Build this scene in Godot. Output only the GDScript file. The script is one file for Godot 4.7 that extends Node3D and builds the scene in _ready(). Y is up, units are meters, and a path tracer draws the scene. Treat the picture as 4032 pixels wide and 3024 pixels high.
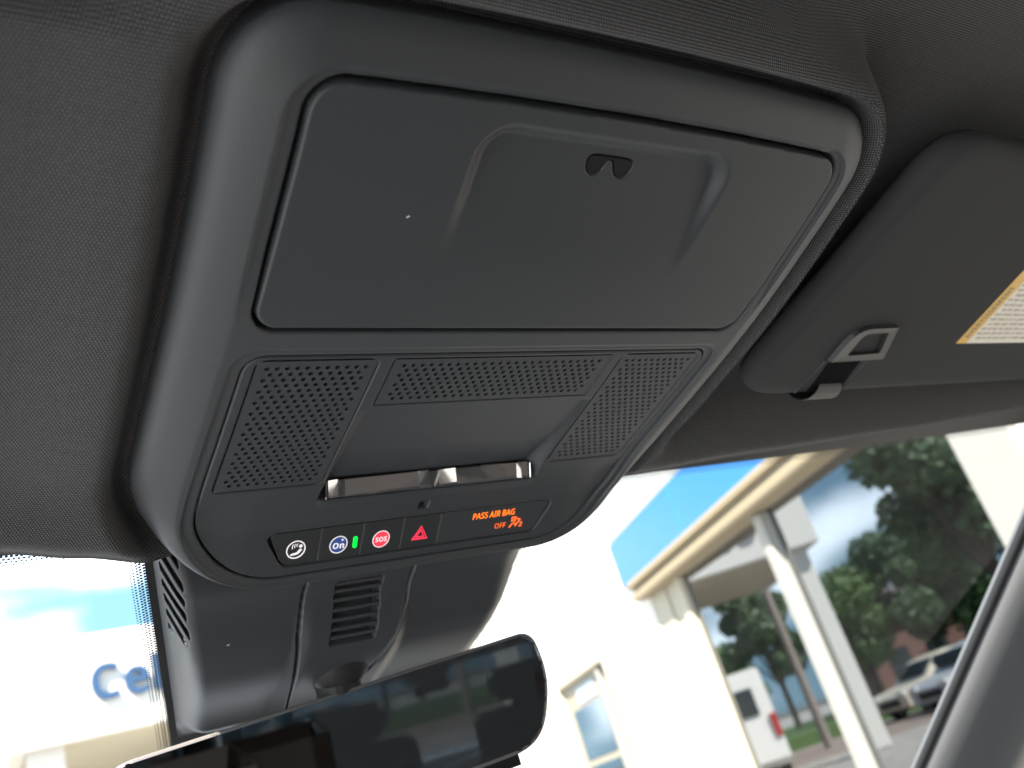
extends Node3D
# A car's overhead console seen from the driver's seat, looking forward, right and up.
# Lengths on the console and headliner are millimetres in the console's own frame:
# u to the right, v forward, w down into the cabin (w = 0 at the glasses-holder door).

const EYE := Vector3(0.0, 1.35, 0.0)
var PANEL: Transform3D
var base_lut := PackedFloat32Array()
var M := {}
var used := {}

# ---------------------------------------------------------------- helpers
func lin(r: float, g: float, b: float, a := 1.0) -> Color:
	var c := Color(r, g, b).linear_to_srgb()
	c.a = a
	return c

func mat(nm: String, c: Color, rough := 0.6, metal := 0.0, spec := 0.5) -> StandardMaterial3D:
	var m := StandardMaterial3D.new()
	m.resource_name = nm
	m.albedo_color = c
	m.roughness = rough
	m.metallic = metal
	m.metallic_specular = spec
	M[nm] = m
	return m

func numbered(n: String) -> String:
	if not used.has(n):
		used[n] = 0
		return n
	used[n] += 1
	return "%s_%03d" % [n, used[n]]

func tag(o: Node, label: String, category: String, group := "", kind := "") -> Node:
	if label != "": o.set_meta("label", label)
	if category != "": o.set_meta("category", category)
	if group != "": o.set_meta("group", group)
	if kind != "": o.set_meta("kind", kind)
	return o

func thing(n: String, label: String, category: String, tr := Transform3D.IDENTITY, group := "") -> Node3D:
	var o := Node3D.new()
	o.name = numbered(n)
	add_child(o)
	o.transform = tr
	tag(o, label, category, group)
	return o

func put(n: String, mesh: Mesh, m: Material, parent: Node = null, tr := Transform3D.IDENTITY) -> MeshInstance3D:
	var o := MeshInstance3D.new()
	o.name = n if parent else numbered(n)
	o.mesh = mesh
	o.material_override = m
	o.transform = tr
	(parent if parent else self).add_child(o, true)
	return o

func structure(n: String, mesh: Mesh, m: Material, label: String, tr := Transform3D.IDENTITY) -> MeshInstance3D:
	var o := put(n, mesh, m, null, tr)
	o.set_meta("kind", "structure")
	if label != "": o.set_meta("label", label)
	return o

func finish(P: PackedVector3Array, I: PackedInt32Array, UV := PackedVector2Array(), smooth := true) -> ArrayMesh:
	var N := PackedVector3Array()
	if not smooth:
		var P2 := PackedVector3Array()
		var U2 := PackedVector2Array()
		var I2 := PackedInt32Array()
		for k in I.size():
			P2.append(P[I[k]])
			if UV.size() > 0: U2.append(UV[I[k]])
			I2.append(k)
		P = P2
		I = I2
		UV = U2
	N.resize(P.size())
	for k in range(0, I.size(), 3):
		var a := P[I[k]]
		var n := (P[I[k + 2]] - a).cross(P[I[k + 1]] - a)
		N[I[k]] += n
		N[I[k + 1]] += n
		N[I[k + 2]] += n
	for k in N.size():
		N[k] = N[k].normalized() if N[k].length_squared() > 1e-30 else Vector3.UP
	var A := []
	A.resize(Mesh.ARRAY_MAX)
	A[Mesh.ARRAY_VERTEX] = P
	A[Mesh.ARRAY_NORMAL] = N
	if UV.size() == P.size() and UV.size() > 0: A[Mesh.ARRAY_TEX_UV] = UV
	A[Mesh.ARRAY_INDEX] = I
	var m := ArrayMesh.new()
	m.add_surface_from_arrays(Mesh.PRIMITIVE_TRIANGLES, A)
	return m

# boxes, tubes and the like collected into one mesh
class Bag:
	var P := PackedVector3Array()
	var I := PackedInt32Array()
	func quad(a: Vector3, b: Vector3, c: Vector3, d: Vector3) -> void:   # clockwise seen from the front
		var k := P.size()
		P.append_array([a, b, c, d])
		I.append_array([k, k + 1, k + 2, k, k + 2, k + 3])
	func tri(a: Vector3, b: Vector3, c: Vector3) -> void:
		var k := P.size()
		P.append_array([a, b, c])
		I.append_array([k, k + 1, k + 2])
	func box(lo: Vector3, hi: Vector3, t := Transform3D.IDENTITY, ch := 0.0) -> void:
		var c := (lo + hi) / 2.0
		var h := (hi - lo) / 2.0
		if ch <= 0.0: ch = minf(h.x, minf(h.y, h.z)) * 0.12
		ch = minf(ch, minf(h.x, minf(h.y, h.z)) * 0.9)
		for ax in 3:
			for sg in [-1.0, 1.0]:
				var n := Vector3.ZERO
				n[ax] = sg
				var b1 := (ax + 1) % 3
				var b2 := (ax + 2) % 3
				var q := []
				for s in [[-1, -1], [1, -1], [1, 1], [-1, 1]]:
					var p := Vector3.ZERO
					p[ax] = sg * h[ax]
					p[b1] = s[0] * (h[b1] - ch)
					p[b2] = s[1] * (h[b2] - ch)
					q.append(t * (c + p))
				if sg > 0: quad(q[0], q[3], q[2], q[1])
				else: quad(q[0], q[1], q[2], q[3])
		# chamfers
		for ax in 3:
			var b1 := (ax + 1) % 3
			var b2 := (ax + 2) % 3
			for s1 in [-1.0, 1.0]:
				for s2 in [-1.0, 1.0]:
					var q := []
					for e in [-1.0, 1.0]:
						var p := Vector3.ZERO
						p[ax] = e * (h[ax] - ch)
						p[b1] = s1 * h[b1]
						p[b2] = s2 * (h[b2] - ch)
						var p2 := p
						p2[b1] = s1 * (h[b1] - ch)
						p2[b2] = s2 * h[b2]
						q.append(t * (c + p))
						q.append(t * (c + p2))
					if s1 * s2 > 0: quad(q[0], q[2], q[3], q[1])
					else: quad(q[0], q[1], q[3], q[2])
	func tube(a: Vector3, b: Vector3, ra: float, rb: float, n := 12, caps := true) -> void:
		var d := (b - a).normalized()
		var x := d.cross(Vector3.UP if absf(d.y) < 0.9 else Vector3.RIGHT).normalized()
		var y := d.cross(x)
		for k in n:
			var t0 := TAU * k / n
			var t1 := TAU * (k + 1) / n
			var e0 := x * cos(t0) + y * sin(t0)
			var e1 := x * cos(t1) + y * sin(t1)
			quad(a + e0 * ra, a + e1 * ra, b + e1 * rb, b + e0 * rb)
			if caps:
				tri(a, a + e1 * ra, a + e0 * ra)
				tri(b, b + e0 * rb, b + e1 * rb)

func bag_mesh(b: Bag, smooth := false) -> ArrayMesh:
	return finish(b.P, b.I, PackedVector2Array(), smooth)

func box_mesh(lo: Vector3, hi: Vector3, ch := 0.0) -> ArrayMesh:
	var b := Bag.new()
	b.box(lo, hi, Transform3D.IDENTITY, ch)
	return bag_mesh(b)

# ---------------------------------------------------------------- console shape
func make_base() -> void:
	# how far the console's face lies above (negative) or below the plane of the door, along v
	var V := [-460.0, -75.0, -40.0, -5.5, 22.3, 60.0, 94.2, 108.0, 122.0, 130.0, 146.2, 170.0]
	var W := [0.0, 0.0, -1.9, -5.0, -9.0, -15.6, -22.0, -23.6, -24.1, -23.5, -19.0, -14.0]
	var n := V.size()
	var Sl := []
	for k in n:
		var a := maxi(k - 1, 0)
		var b := mini(k + 1, n - 1)
		Sl.append((W[b] - W[a]) / (V[b] - V[a]))
	Sl[0] = 0.0
	Sl[1] = 0.0
	base_lut.resize(1261)
	var k := 0
	for i in 1261:
		var v := -460.0 + 0.5 * i
		while k < n - 2 and v > V[k + 1]: k += 1
		var L: float = V[k + 1] - V[k]
		var t: float = clampf((v - V[k]) / L, 0.0, 1.0)
		var t2 := t * t
		var t3 := t2 * t
		base_lut[i] = (2 * t3 - 3 * t2 + 1) * W[k] + (t3 - 2 * t2 + t) * L * Sl[k] + (-2 * t3 + 3 * t2) * W[k + 1] + (t3 - t2) * L * Sl[k + 1]

func B(v: float) -> float:
	var x := clampf((v + 460.0) * 2.0, 0.0, 1258.9)
	var i := int(x)
	return lerpf(base_lut[i], base_lut[i + 1], x - i)

func S(u: float, v: float, h: float) -> Vector3:   # on the console's face, h mm below it
	return Vector3(u, -(B(v) + h), -v) * 0.001

func L(u: float, v: float, w: float) -> Vector3:
	return Vector3(u, -w, -v) * 0.001

func sd_rbox(u: float, v: float, hu: float, v0: float, v1: float, r0: float, r1: float) -> float:
	var c := (v0 + v1) * 0.5
	var r := r0 if v < c else r1
	var qx := absf(u) - hu + r
	var qy := absf(v - c) - (v1 - v0) * 0.5 + r
	return minf(maxf(qx, qy), 0.0) + sqrt(maxf(qx, 0.0) ** 2 + maxf(qy, 0.0) ** 2) - r

func bow(u: float, v: float) -> float:
	return v - 2.6 * (u * u / 14400.0) * smoothstep(-20.0, -80.0, v)

func d_outer(u: float, v: float) -> float: return sd_rbox(u, bow(u, v), 135.0, -104.5, 157.0, 27.0, 70.0)
func d_door(u: float, v: float) -> float: return sd_rbox(u, bow(u, v), 111.3, -86.3, 4.6, 10.0, 9.0)
func d_crease(u: float, v: float) -> float: return sd_rbox(u, bow(u, v), 118.6, -90.6, 40.0, 16.0, 4.0)
func d_s2(u: float, v: float) -> float: return sd_rbox(u, v, 115.0, 14.3, 155.6, 12.0, 44.0)
func d_s1(u: float, v: float) -> float: return sd_rbox(u, v, 109.3, 19.0, 152.2, 8.0, 42.0)
func d_indent(u: float, v: float) -> float: return sd_rbox(u, v, 56.5, -80.5, 60.0, 14.0, 4.0)

func sd_poly(p: Vector2, poly: PackedVector2Array) -> float:
	var d := 1e9
	var s := 1.0
	var n := poly.size()
	var j := n - 1
	for i in n:
		var e := poly[j] - poly[i]
		var w := p - poly[i]
		var b := w - e * clampf(w.dot(e) / e.dot(e), 0.0, 1.0)
		d = minf(d, b.length_squared())
		var c1 := p.y >= poly[i].y
		var c2 := p.y < poly[j].y
		var c3 := e.x * w.y > e.y * w.x
		if (c1 and c2 and c3) or (not c1 and not c2 and not c3): s = -s
		j = i
	return s * sqrt(d)

func fillet(x: float, r: float) -> float:   # drop of a rounded edge, x mm in from the edge
	if x >= r: return 0.0
	var q := 1.0 - clampf(x / r, 0.0, 1.0)
	return r * (1.0 - sqrt(maxf(0.0, 1.0 - q * q)))

# A sheet over a grid of u and v: height(u, v) gives h; edge(u, v) < 0 is where the sheet is; its rim turns up by `lip`.
func sheet(u0: float, u1: float, v0: float, v1: float, step: float, height: Callable, edge: Callable, lip: float) -> ArrayMesh:
	var nu := int((u1 - u0) / step) + 1
	var nv := int((v1 - v0) / step) + 1
	var P := PackedVector3Array()
	var UV := PackedVector2Array()
	var id := PackedInt32Array()
	id.resize(nu * nv)
	for i in nu:
		for j in nv:
			var u := u0 + i * step
			var v := v0 + j * step
			var d: float = edge.call(u, v)
			if d > step * 1.5:
				id[i * nv + j] = -1
				continue
			var drop := 0.0
			if d > -step * 0.5:
				var g := Vector2(edge.call(u + 0.05, v) - edge.call(u - 0.05, v), edge.call(u, v + 0.05) - edge.call(u, v - 0.05)) * 10.0
				var to := 0.0
				if d > step * 0.5:
					to = 0.12
					drop = lip
				var mv := g.normalized() * (to - d)
				u += mv.x
				v += mv.y
			var h: float = height.call(u, v)
			id[i * nv + j] = P.size()
			P.append(S(u, v, h - drop))
			UV.append(Vector2(u, v) * 0.001)
	var I := PackedInt32Array()
	for i in nu - 1:
		for j in nv - 1:
			var a := id[i * nv + j]
			var b := id[(i + 1) * nv + j]
			var c := id[i * nv + j + 1]
			var d := id[(i + 1) * nv + j + 1]
			if a >= 0 and b >= 0 and c >= 0: I.append_array([a, b, c])
			if b >= 0 and c >= 0 and d >= 0: I.append_array([b, d, c])
			if a >= 0 and d >= 0 and b >= 0 and c < 0: I.append_array([a, b, d])
			if a >= 0 and d >= 0 and c >= 0 and b < 0: I.append_array([a, d, c])
	return finish(P, I, UV)

func h_bezel(u: float, v: float) -> float:
	var dO := d_outer(u, v)
	var d2 := d_s2(u, v)
	var h := 0.0
	if d2 > 0.0:
		var wide := d2 - dO
		var rw := minf(17.5, 0.85 * wide)
		var t := clampf(-dO / maxf(rw, 0.5), 0.0, 1.0)
		h -= minf(1.0, wide / 12.0) * (6.8 * pow(1.0 - t, 1.2) + 3.4 * pow(1.0 - t, 6.0))
	else:
		h -= 1.3 * smoothstep(0.0, 0.9, -d2)
		h -= fillet(d_s1(u, v) - 0.5, 0.7)
	var dc := d_crease(u, v)
	if dc < 0.0:
		h -= 1.3 * smoothstep(0.0, 1.8, -dc) * (1.0 - smoothstep(-30.0, 2.0, v))
	var dd := d_door(u, v)
	if dd < 3.0: h -= fillet(dd - 1.5, 0.9)
	return h

func e_bezel(u: float, v: float) -> float:
	return maxf(d_outer(u, v), maxf(1.5 - d_door(u, v), 0.5 - d_s1(u, v)))

var glyph := PackedVector2Array([Vector2(-9.0, -69.3), Vector2(-8.4, -70.6), Vector2(-7.0, -71.3), Vector2(0, -71.5), Vector2(7.0, -71.3), Vector2(9.6, -71.1), Vector2(11.0, -70.0), Vector2(11.4, -68.0), Vector2(10.8, -65.6), Vector2(9.3, -64.1), Vector2(7.4, -63.7), Vector2(5.4, -64.5), Vector2(3.6, -66.6), Vector2(2.4, -69.4), Vector2(1.1, -70.2), Vector2(-0.2, -70.0), Vector2(-0.8, -68.2), Vector2(-1.6, -65.6), Vector2(-3.2, -64.1), Vector2(-5.2, -63.7), Vector2(-7.2, -64.8), Vector2(-8.6, -67.0)])

func h_door(u: float, v: float) -> float:
	var d := -d_door(u, v)
	var h := -fillet(d, 1.0) - 0.1
	var di := d_indent(u, v)
	if di < 0.0:
		h -= 4.6 * smoothstep(0.0, 6.5, -di) * (1.0 - smoothstep(-80.0, -22.0, v))
	if u > -11.0 and u < 13.0 and v > -73.5 and v < -62.0:
		var g := sd_poly(Vector2(u, v), glyph)
		h -= 1.3 * smoothstep(0.35, -0.25, g)
	return h

func e_door(u: float, v: float) -> float: return d_door(u, v)

var strip := PackedVector2Array([Vector2(-75.6, 132.2), Vector2(-74.4, 130.3), Vector2(-72.0, 129.7), Vector2(72.0, 129.7), Vector2(74.4, 130.3), Vector2(75.6, 132.2), Vector2(75.0, 134.4), Vector2(69.6, 144.2), Vector2(67.6, 146.4), Vector2(65.0, 147.2), Vector2(-65.0, 147.2), Vector2(-67.6, 146.4), Vector2(-69.6, 144.2), Vector2(-75.0, 134.4)])

func pocket(u: float, v: float) -> float:   # the recess that runs down to the reading lamp
	if absf(u) > 60.0 or v < 48.5 or v > 113.0: return 0.0
	var top := 49.0 + 2.2 * smoothstep(51.5, 55.0, absf(u))
	var t := v - top
	if t < 0.0: return 0.0
	var h := -0.9 * smoothstep(0.0, 0.8, t) - 0.055 * t
	h -= 0.11 * maxf(0.0, v - 78.0) * smoothstep(76.0, 84.0, v) + 2.4 * smoothstep(104.0, 106.0, v)
	h *= 1.0 - smoothstep(110.4, 111.2, v)
	return h * smoothstep(58.6, 53.6 - 1.5 * smoothstep(60.0, 105.0, v), absf(u))

func in_grille(u: float, v: float) -> float:
	var a := absf(u)
	var s := sd_rbox(a - 81.9, v, 22.9, 21.6, 99.4, 3.5, 3.0)
	var m := sd_rbox(u, v, 52.4, 21.7, 48.0, 1.0, 1.0)
	return minf(s, m)

func h_panel(u: float, v: float) -> float:
	var h := -1.5 - fillet(-d_s1(u, v), 1.0)
	h += pocket(u, v)
	if v > 90.0:
		var lip := 0.0
		if absf(u) < 60.0 and v > 110.0 and v < 118.0:
			lip = 0.5 * smoothstep(110.6, 111.4, v) * smoothstep(118.0, 112.5, v) * smoothstep(58.0, 54.0, absf(u))
		h += lip
		var mx := maxf(absf(u + 2.0) - 2.2, absf(v - 122.4) - 2.3)
		h -= 3.5 * smoothstep(0.5, -0.3, mx)
		if v > 126.0:
			h -= 4.0 * smoothstep(0.35, -0.25, sd_poly(Vector2(u, v), strip))
	var g := in_grille(u, v)
	if g < 1.4: h -= fillet(g - 0.35, 0.6)
	# a shallow crease where the face bends down to the front corners
	if v > 98.0: h -= 1.2 * smoothstep(84.0, 104.0, absf(u)) * smoothstep(98.0, 112.0, v)
	return h

func e_panel(u: float, v: float) -> float: return maxf(d_s1(u, v), 0.35 - in_grille(u, v))

# perforated plate with real holes
func grille(u0: float, u1: float, v0: float, v1: float, pitch: float, row: float, r: float, cut: Callable, deep: Callable) -> ArrayMesh:
	var b := Bag.new()
	var lv := -1.65
	var q := func(pts: Array) -> void:
		b.quad(S(pts[0].x, pts[0].y, lv), S(pts[1].x, pts[1].y, lv), S(pts[2].x, pts[2].y, lv), S(pts[3].x, pts[3].y, lv))
	var m := 1.5
	var rows := int((v1 - v0 - 2 * m) / row)
	var vs := v0 + (v1 - v0 - rows * row) / 2.0
	q.call([Vector2(u0, v0), Vector2(u1, v0), Vector2(u1, vs), Vector2(u0, vs)])
	q.call([Vector2(u0, vs + rows * row), Vector2(u1, vs + rows * row), Vector2(u1, v1), Vector2(u0, v1)])
	# turned-up rim
	for e in [[Vector2(u0, v0), Vector2(u1, v0)], [Vector2(u1, v0), Vector2(u1, v1)], [Vector2(u1, v1), Vector2(u0, v1)], [Vector2(u0, v1), Vector2(u0, v0)]]:
		for k in 8:
			var p: Vector2 = e[0].lerp(e[1], k / 8.0)
			var p2: Vector2 = e[0].lerp(e[1], (k + 1) / 8.0)
			b.quad(S(p.x, p.y, lv), S(p.x, p.y, lv - 3.0), S(p2.x, p2.y, lv - 3.0), S(p2.x, p2.y, lv))
	for i in rows:
		var va := vs + i * row
		var vb := va + row
		var vc := va + row / 2.0
		var n := int((u1 - u0 - 2 * m - (pitch / 2.0 if i % 2 else 0.0)) / pitch)
		var full := int((u1 - u0 - 2 * m) / pitch)
		var us := u0 + (u1 - u0 - full * pitch) / 2.0 + (pitch / 2.0 if i % 2 else 0.0)
		n = full - (1 if i % 2 else 0)
		q.call([Vector2(u0, va), Vector2(us, va), Vector2(us, vb), Vector2(u0, vb)])
		q.call([Vector2(us + n * pitch, va), Vector2(u1, va), Vector2(u1, vb), Vector2(us + n * pitch, vb)])
		for k in n:
			var ua := us + k * pitch
			var uc := ua + pitch / 2.0
			if cut.call(uc, vc):
				q.call([Vector2(ua, va), Vector2(ua + pitch, va), Vector2(ua + pitch, vb), Vector2(ua, vb)])
				continue
			var dp := 7.0 if deep.call(uc, vc) else 1.25
			var outer := PackedVector2Array()
			var inner := PackedVector2Array()
			for s in 8:
				var t := TAU * (s + 0.5) / 8.0
				var c := Vector2(cos(t), sin(t))
				inner.append(Vector2(uc, vc) + c * r)
				var sc := minf(pitch * 0.5 / maxf(absf(c.x), 1e-4), row * 0.5 / maxf(absf(c.y), 1e-4))
				outer.append(Vector2(uc, vc) + c * sc)
			for s in 8:
				var s2 := (s + 1) % 8
				q.call([outer[s], outer[s2], inner[s2], inner[s]])
				# the corner of the cell between two spokes
				var o1 := outer[s]
				var o2 := outer[s2]
				if absf(o1.x - o2.x) > 0.01 and absf(o1.y - o2.y) > 0.01:
					var cn := Vector2(uc + signf((o1 + o2).x / 2 - uc) * pitch / 2, vc + signf((o1 + o2).y / 2 - vc) * row / 2)
					b.tri(S(o1.x, o1.y, lv), S(cn.x, cn.y, lv), S(o2.x, o2.y, lv))
				var w1 := S(inner[s].x, inner[s].y, lv)
				var w2 := S(inner[s2].x, inner[s2].y, lv)
				var c1 := Vector2(uc, vc) + (inner[s] - Vector2(uc, vc)) * 0.82
				var c2 := Vector2(uc, vc) + (inner[s2] - Vector2(uc, vc)) * 0.82
				var x1 := S(c1.x, c1.y, lv - dp)
				var x2 := S(c2.x, c2.y, lv - dp)
				b.quad(w1, w2, x2, x1)
				if dp < 5.0: b.tri(x1, x2, S(uc, vc, lv - dp))
	return bag_mesh(b)

# ring by ring: a closed outline, pushed inwards and down in steps, capped at the last ring
func inset(poly: PackedVector2Array, d: float) -> PackedVector2Array:
	var o := PackedVector2Array()
	var n := poly.size()
	var area := 0.0
	for i in n: area += poly[i].cross(poly[(i + 1) % n])
	var sg := 1.0 if area > 0.0 else -1.0
	for i in n:
		var a := (poly[i] - poly[(i + n - 1) % n]).normalized()
		var c := (poly[(i + 1) % n] - poly[i]).normalized()
		var na := Vector2(-a.y, a.x) * sg
		var nc := Vector2(-c.y, c.x) * sg
		var m := (na + nc).normalized()
		o.append(poly[i] + m * d / maxf(m.dot(na), 0.4))
	return o

func pillow(poly: PackedVector2Array, rings: Array, at: Callable, smooth := true) -> ArrayMesh:
	# rings: [inset, h] from the rim inwards; at(Vector2, h) gives the point. Faces towards +h when poly runs u then v (counter-clockwise).
	var P := PackedVector3Array()
	var UV := PackedVector2Array()
	var I := PackedInt32Array()
	var n := poly.size()
	var last := poly
	for r in rings:
		last = inset(poly, r[0])
		for p in last:
			P.append(at.call(p, r[1]))
			UV.append(p * 0.001)
	for k in rings.size() - 1:
		for i in n:
			var a := k * n + i
			var b := k * n + (i + 1) % n
			I.append_array([a, b, b + n, a, b + n, a + n])
	var T := Geometry2D.triangulate_polygon(last)
	var s0 := (rings.size() - 1) * n
	if T.is_empty():
		var mid := Vector2.ZERO
		for p in last: mid += p / n
		P.append(at.call(mid, rings[-1][1]))
		UV.append(mid * 0.001)
		for i in n: I.append_array([s0 + i, s0 + (i + 1) % n, P.size() - 1])
	for k in range(0, T.size(), 3):
		var a := last[T[k]]
		var b := last[T[k + 1]]
		var c := last[T[k + 2]]
		if (b - a).cross(c - a) > 0: I.append_array([s0 + T[k], s0 + T[k + 1], s0 + T[k + 2]])
		else: I.append_array([s0 + T[k], s0 + T[k + 2], s0 + T[k + 1]])
	return finish(P, I, UV, smooth)

func rounded(pts: Array, radii: Array, seg := 5) -> PackedVector2Array:
	var o := PackedVector2Array()
	var n := pts.size()
	for i in n:
		var p: Vector2 = pts[i]
		var a: Vector2 = (pts[(i + n - 1) % n] - p)
		var c: Vector2 = (pts[(i + 1) % n] - p)
		var r: float = minf(radii[i], minf(a.length(), c.length()) * 0.49)
		if r < 0.02:
			o.append(p)
			continue
		for k in seg + 1:
			var t := float(k) / seg
			var q0 := p + a.normalized() * r
			var q1 := p + c.normalized() * r
			o.append(q0.lerp(p, t).lerp(p.lerp(q1, t), t))
	return o

func disc(c: Vector2, r: float, n := 28) -> PackedVector2Array:
	var o := PackedVector2Array()
	for k in n: o.append(c + Vector2(cos(TAU * k / n), sin(TAU * k / n)) * r)
	return o

# flat print or a light guide lying on the button face: polygon, thickness t, height h above the face
func mark(poly: PackedVector2Array, h: float, t := 0.12) -> ArrayMesh:
	return pillow(poly, [[0.0, h - 0.35], [0.0, h - t * 0.4], [t * 0.5, h]], func(p, hh): return S(p.x, p.y, hh), false)

func ring_mark(a: PackedVector2Array, b: PackedVector2Array, h: float) -> ArrayMesh:
	var g := Bag.new()
	var n := a.size()
	for i in n:
		var j := (i + 1) % n
		g.quad(S(a[i].x, a[i].y, h), S(a[j].x, a[j].y, h), S(b[j].x, b[j].y, h), S(b[i].x, b[i].y, h))
		g.quad(S(a[i].x, a[i].y, h - 0.3), S(a[j].x, a[j].y, h - 0.3), S(a[j].x, a[j].y, h), S(a[i].x, a[i].y, h))
		g.quad(S(b[i].x, b[i].y, h), S(b[j].x, b[j].y, h), S(b[j].x, b[j].y, h - 0.3), S(b[i].x, b[i].y, h - 0.3))
	return bag_mesh(g)

func stroke(pts: Array, wd: float) -> PackedVector2Array:
	var l := PackedVector2Array()
	var r := PackedVector2Array()
	for i in pts.size():
		var a: Vector2 = pts[maxi(i - 1, 0)]
		var b: Vector2 = pts[mini(i + 1, pts.size() - 1)]
		var d := (b - a).normalized()
		var nn := Vector2(-d.y, d.x) * wd * 0.5
		l.append(pts[i] - nn)
		r.append(pts[i] + nn)
	r.reverse()
	l.append_array(r)
	return l

# letters lying on the console's face: centre (u, v), wide x tall millimetres
func words_on(text: String, n: String, u: float, v: float, wide: float, tall: float, h: float, m: Material, parent: Node, bold := 500) -> void:
	var t := TextMesh.new()
	var f := SystemFont.new()
	f.font_names = PackedStringArray(["Droid Sans"])
	f.font_weight = bold
	t.font = f
	t.text = text
	t.font_size = 48
	t.pixel_size = 0.01
	t.depth = 0.02
	t.curve_step = 2.0
	var bb := t.get_aabb()
	var sl := (B(v + 2.0) - B(v - 2.0)) / 4.0
	var up := Vector3(0, sl, 1).normalized()
	var x := Vector3.RIGHT
	var nn := x.cross(up)
	var sx := wide * 0.001 / bb.size.x
	var sy := tall * 0.001 / bb.size.y
	var bas := Basis(x * sx, up * sy, nn * 0.006)
	var c := bb.get_center()
	var tr := Transform3D(bas, S(u, v, h) - bas * c)
	put(n, t, m, parent, tr)

# ---------------------------------------------------------------- textures
func tex(im: Image) -> ImageTexture: return ImageTexture.create_from_image(im)

func noise_image(size: int, freq: float, oct: int, sd: int) -> Image:
	var f := FastNoiseLite.new()
	f.seed = sd
	f.frequency = freq
	f.fractal_octaves = oct
	return f.get_seamless_image(size, size)

func weave_image() -> Image:
	# knitted roof lining: staggered little loops, 16 x 16 to the tile
	var n := 256
	var im := Image.create(n, n, false, Image.FORMAT_L8)
	var rg := RandomNumberGenerator.new()
	rg.seed = 5
	var amp := PackedFloat32Array()
	for k in 16 * 16: amp.append(0.75 + 0.25 * rg.randf())
	for y in n:
		for x in n:
			var r := y / 16
			var xx := (x + (8 if r % 2 else 0)) % n
			var cx := (xx % 16) / 16.0 - 0.5
			var cy := (y % 16) / 16.0 - 0.5
			var a := amp[r * 16 + xx / 16]
			var e := cx * cx * 5.2 + cy * cy * 4.4
			im.set_pixel(x, y, Color.from_hsv(0, 0, clampf(a * (1.0 - e), 0.0, 1.0)))
	return im

func weave_tint(w: Image) -> Image:
	var n := w.get_width()
	var im := Image.create(n, n, false, Image.FORMAT_RGB8)
	for y in n:
		for x in n:
			var h := w.get_pixel(x, y).r
			var c := lerpf(0.5, 1.0, smoothstep(0.1, 0.7, h))
			im.set_pixel(x, y, Color(c, c, c))
	return im

func grain(m: StandardMaterial3D, t: Texture2D, tile_mm: float, depth_cm: float) -> void:
	m.heightmap_enabled = true
	m.heightmap_texture = t
	m.heightmap_scale = depth_cm
	m.uv1_triplanar = true
	m.uv1_scale = Vector3.ONE * (1000.0 / tile_mm)

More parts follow.
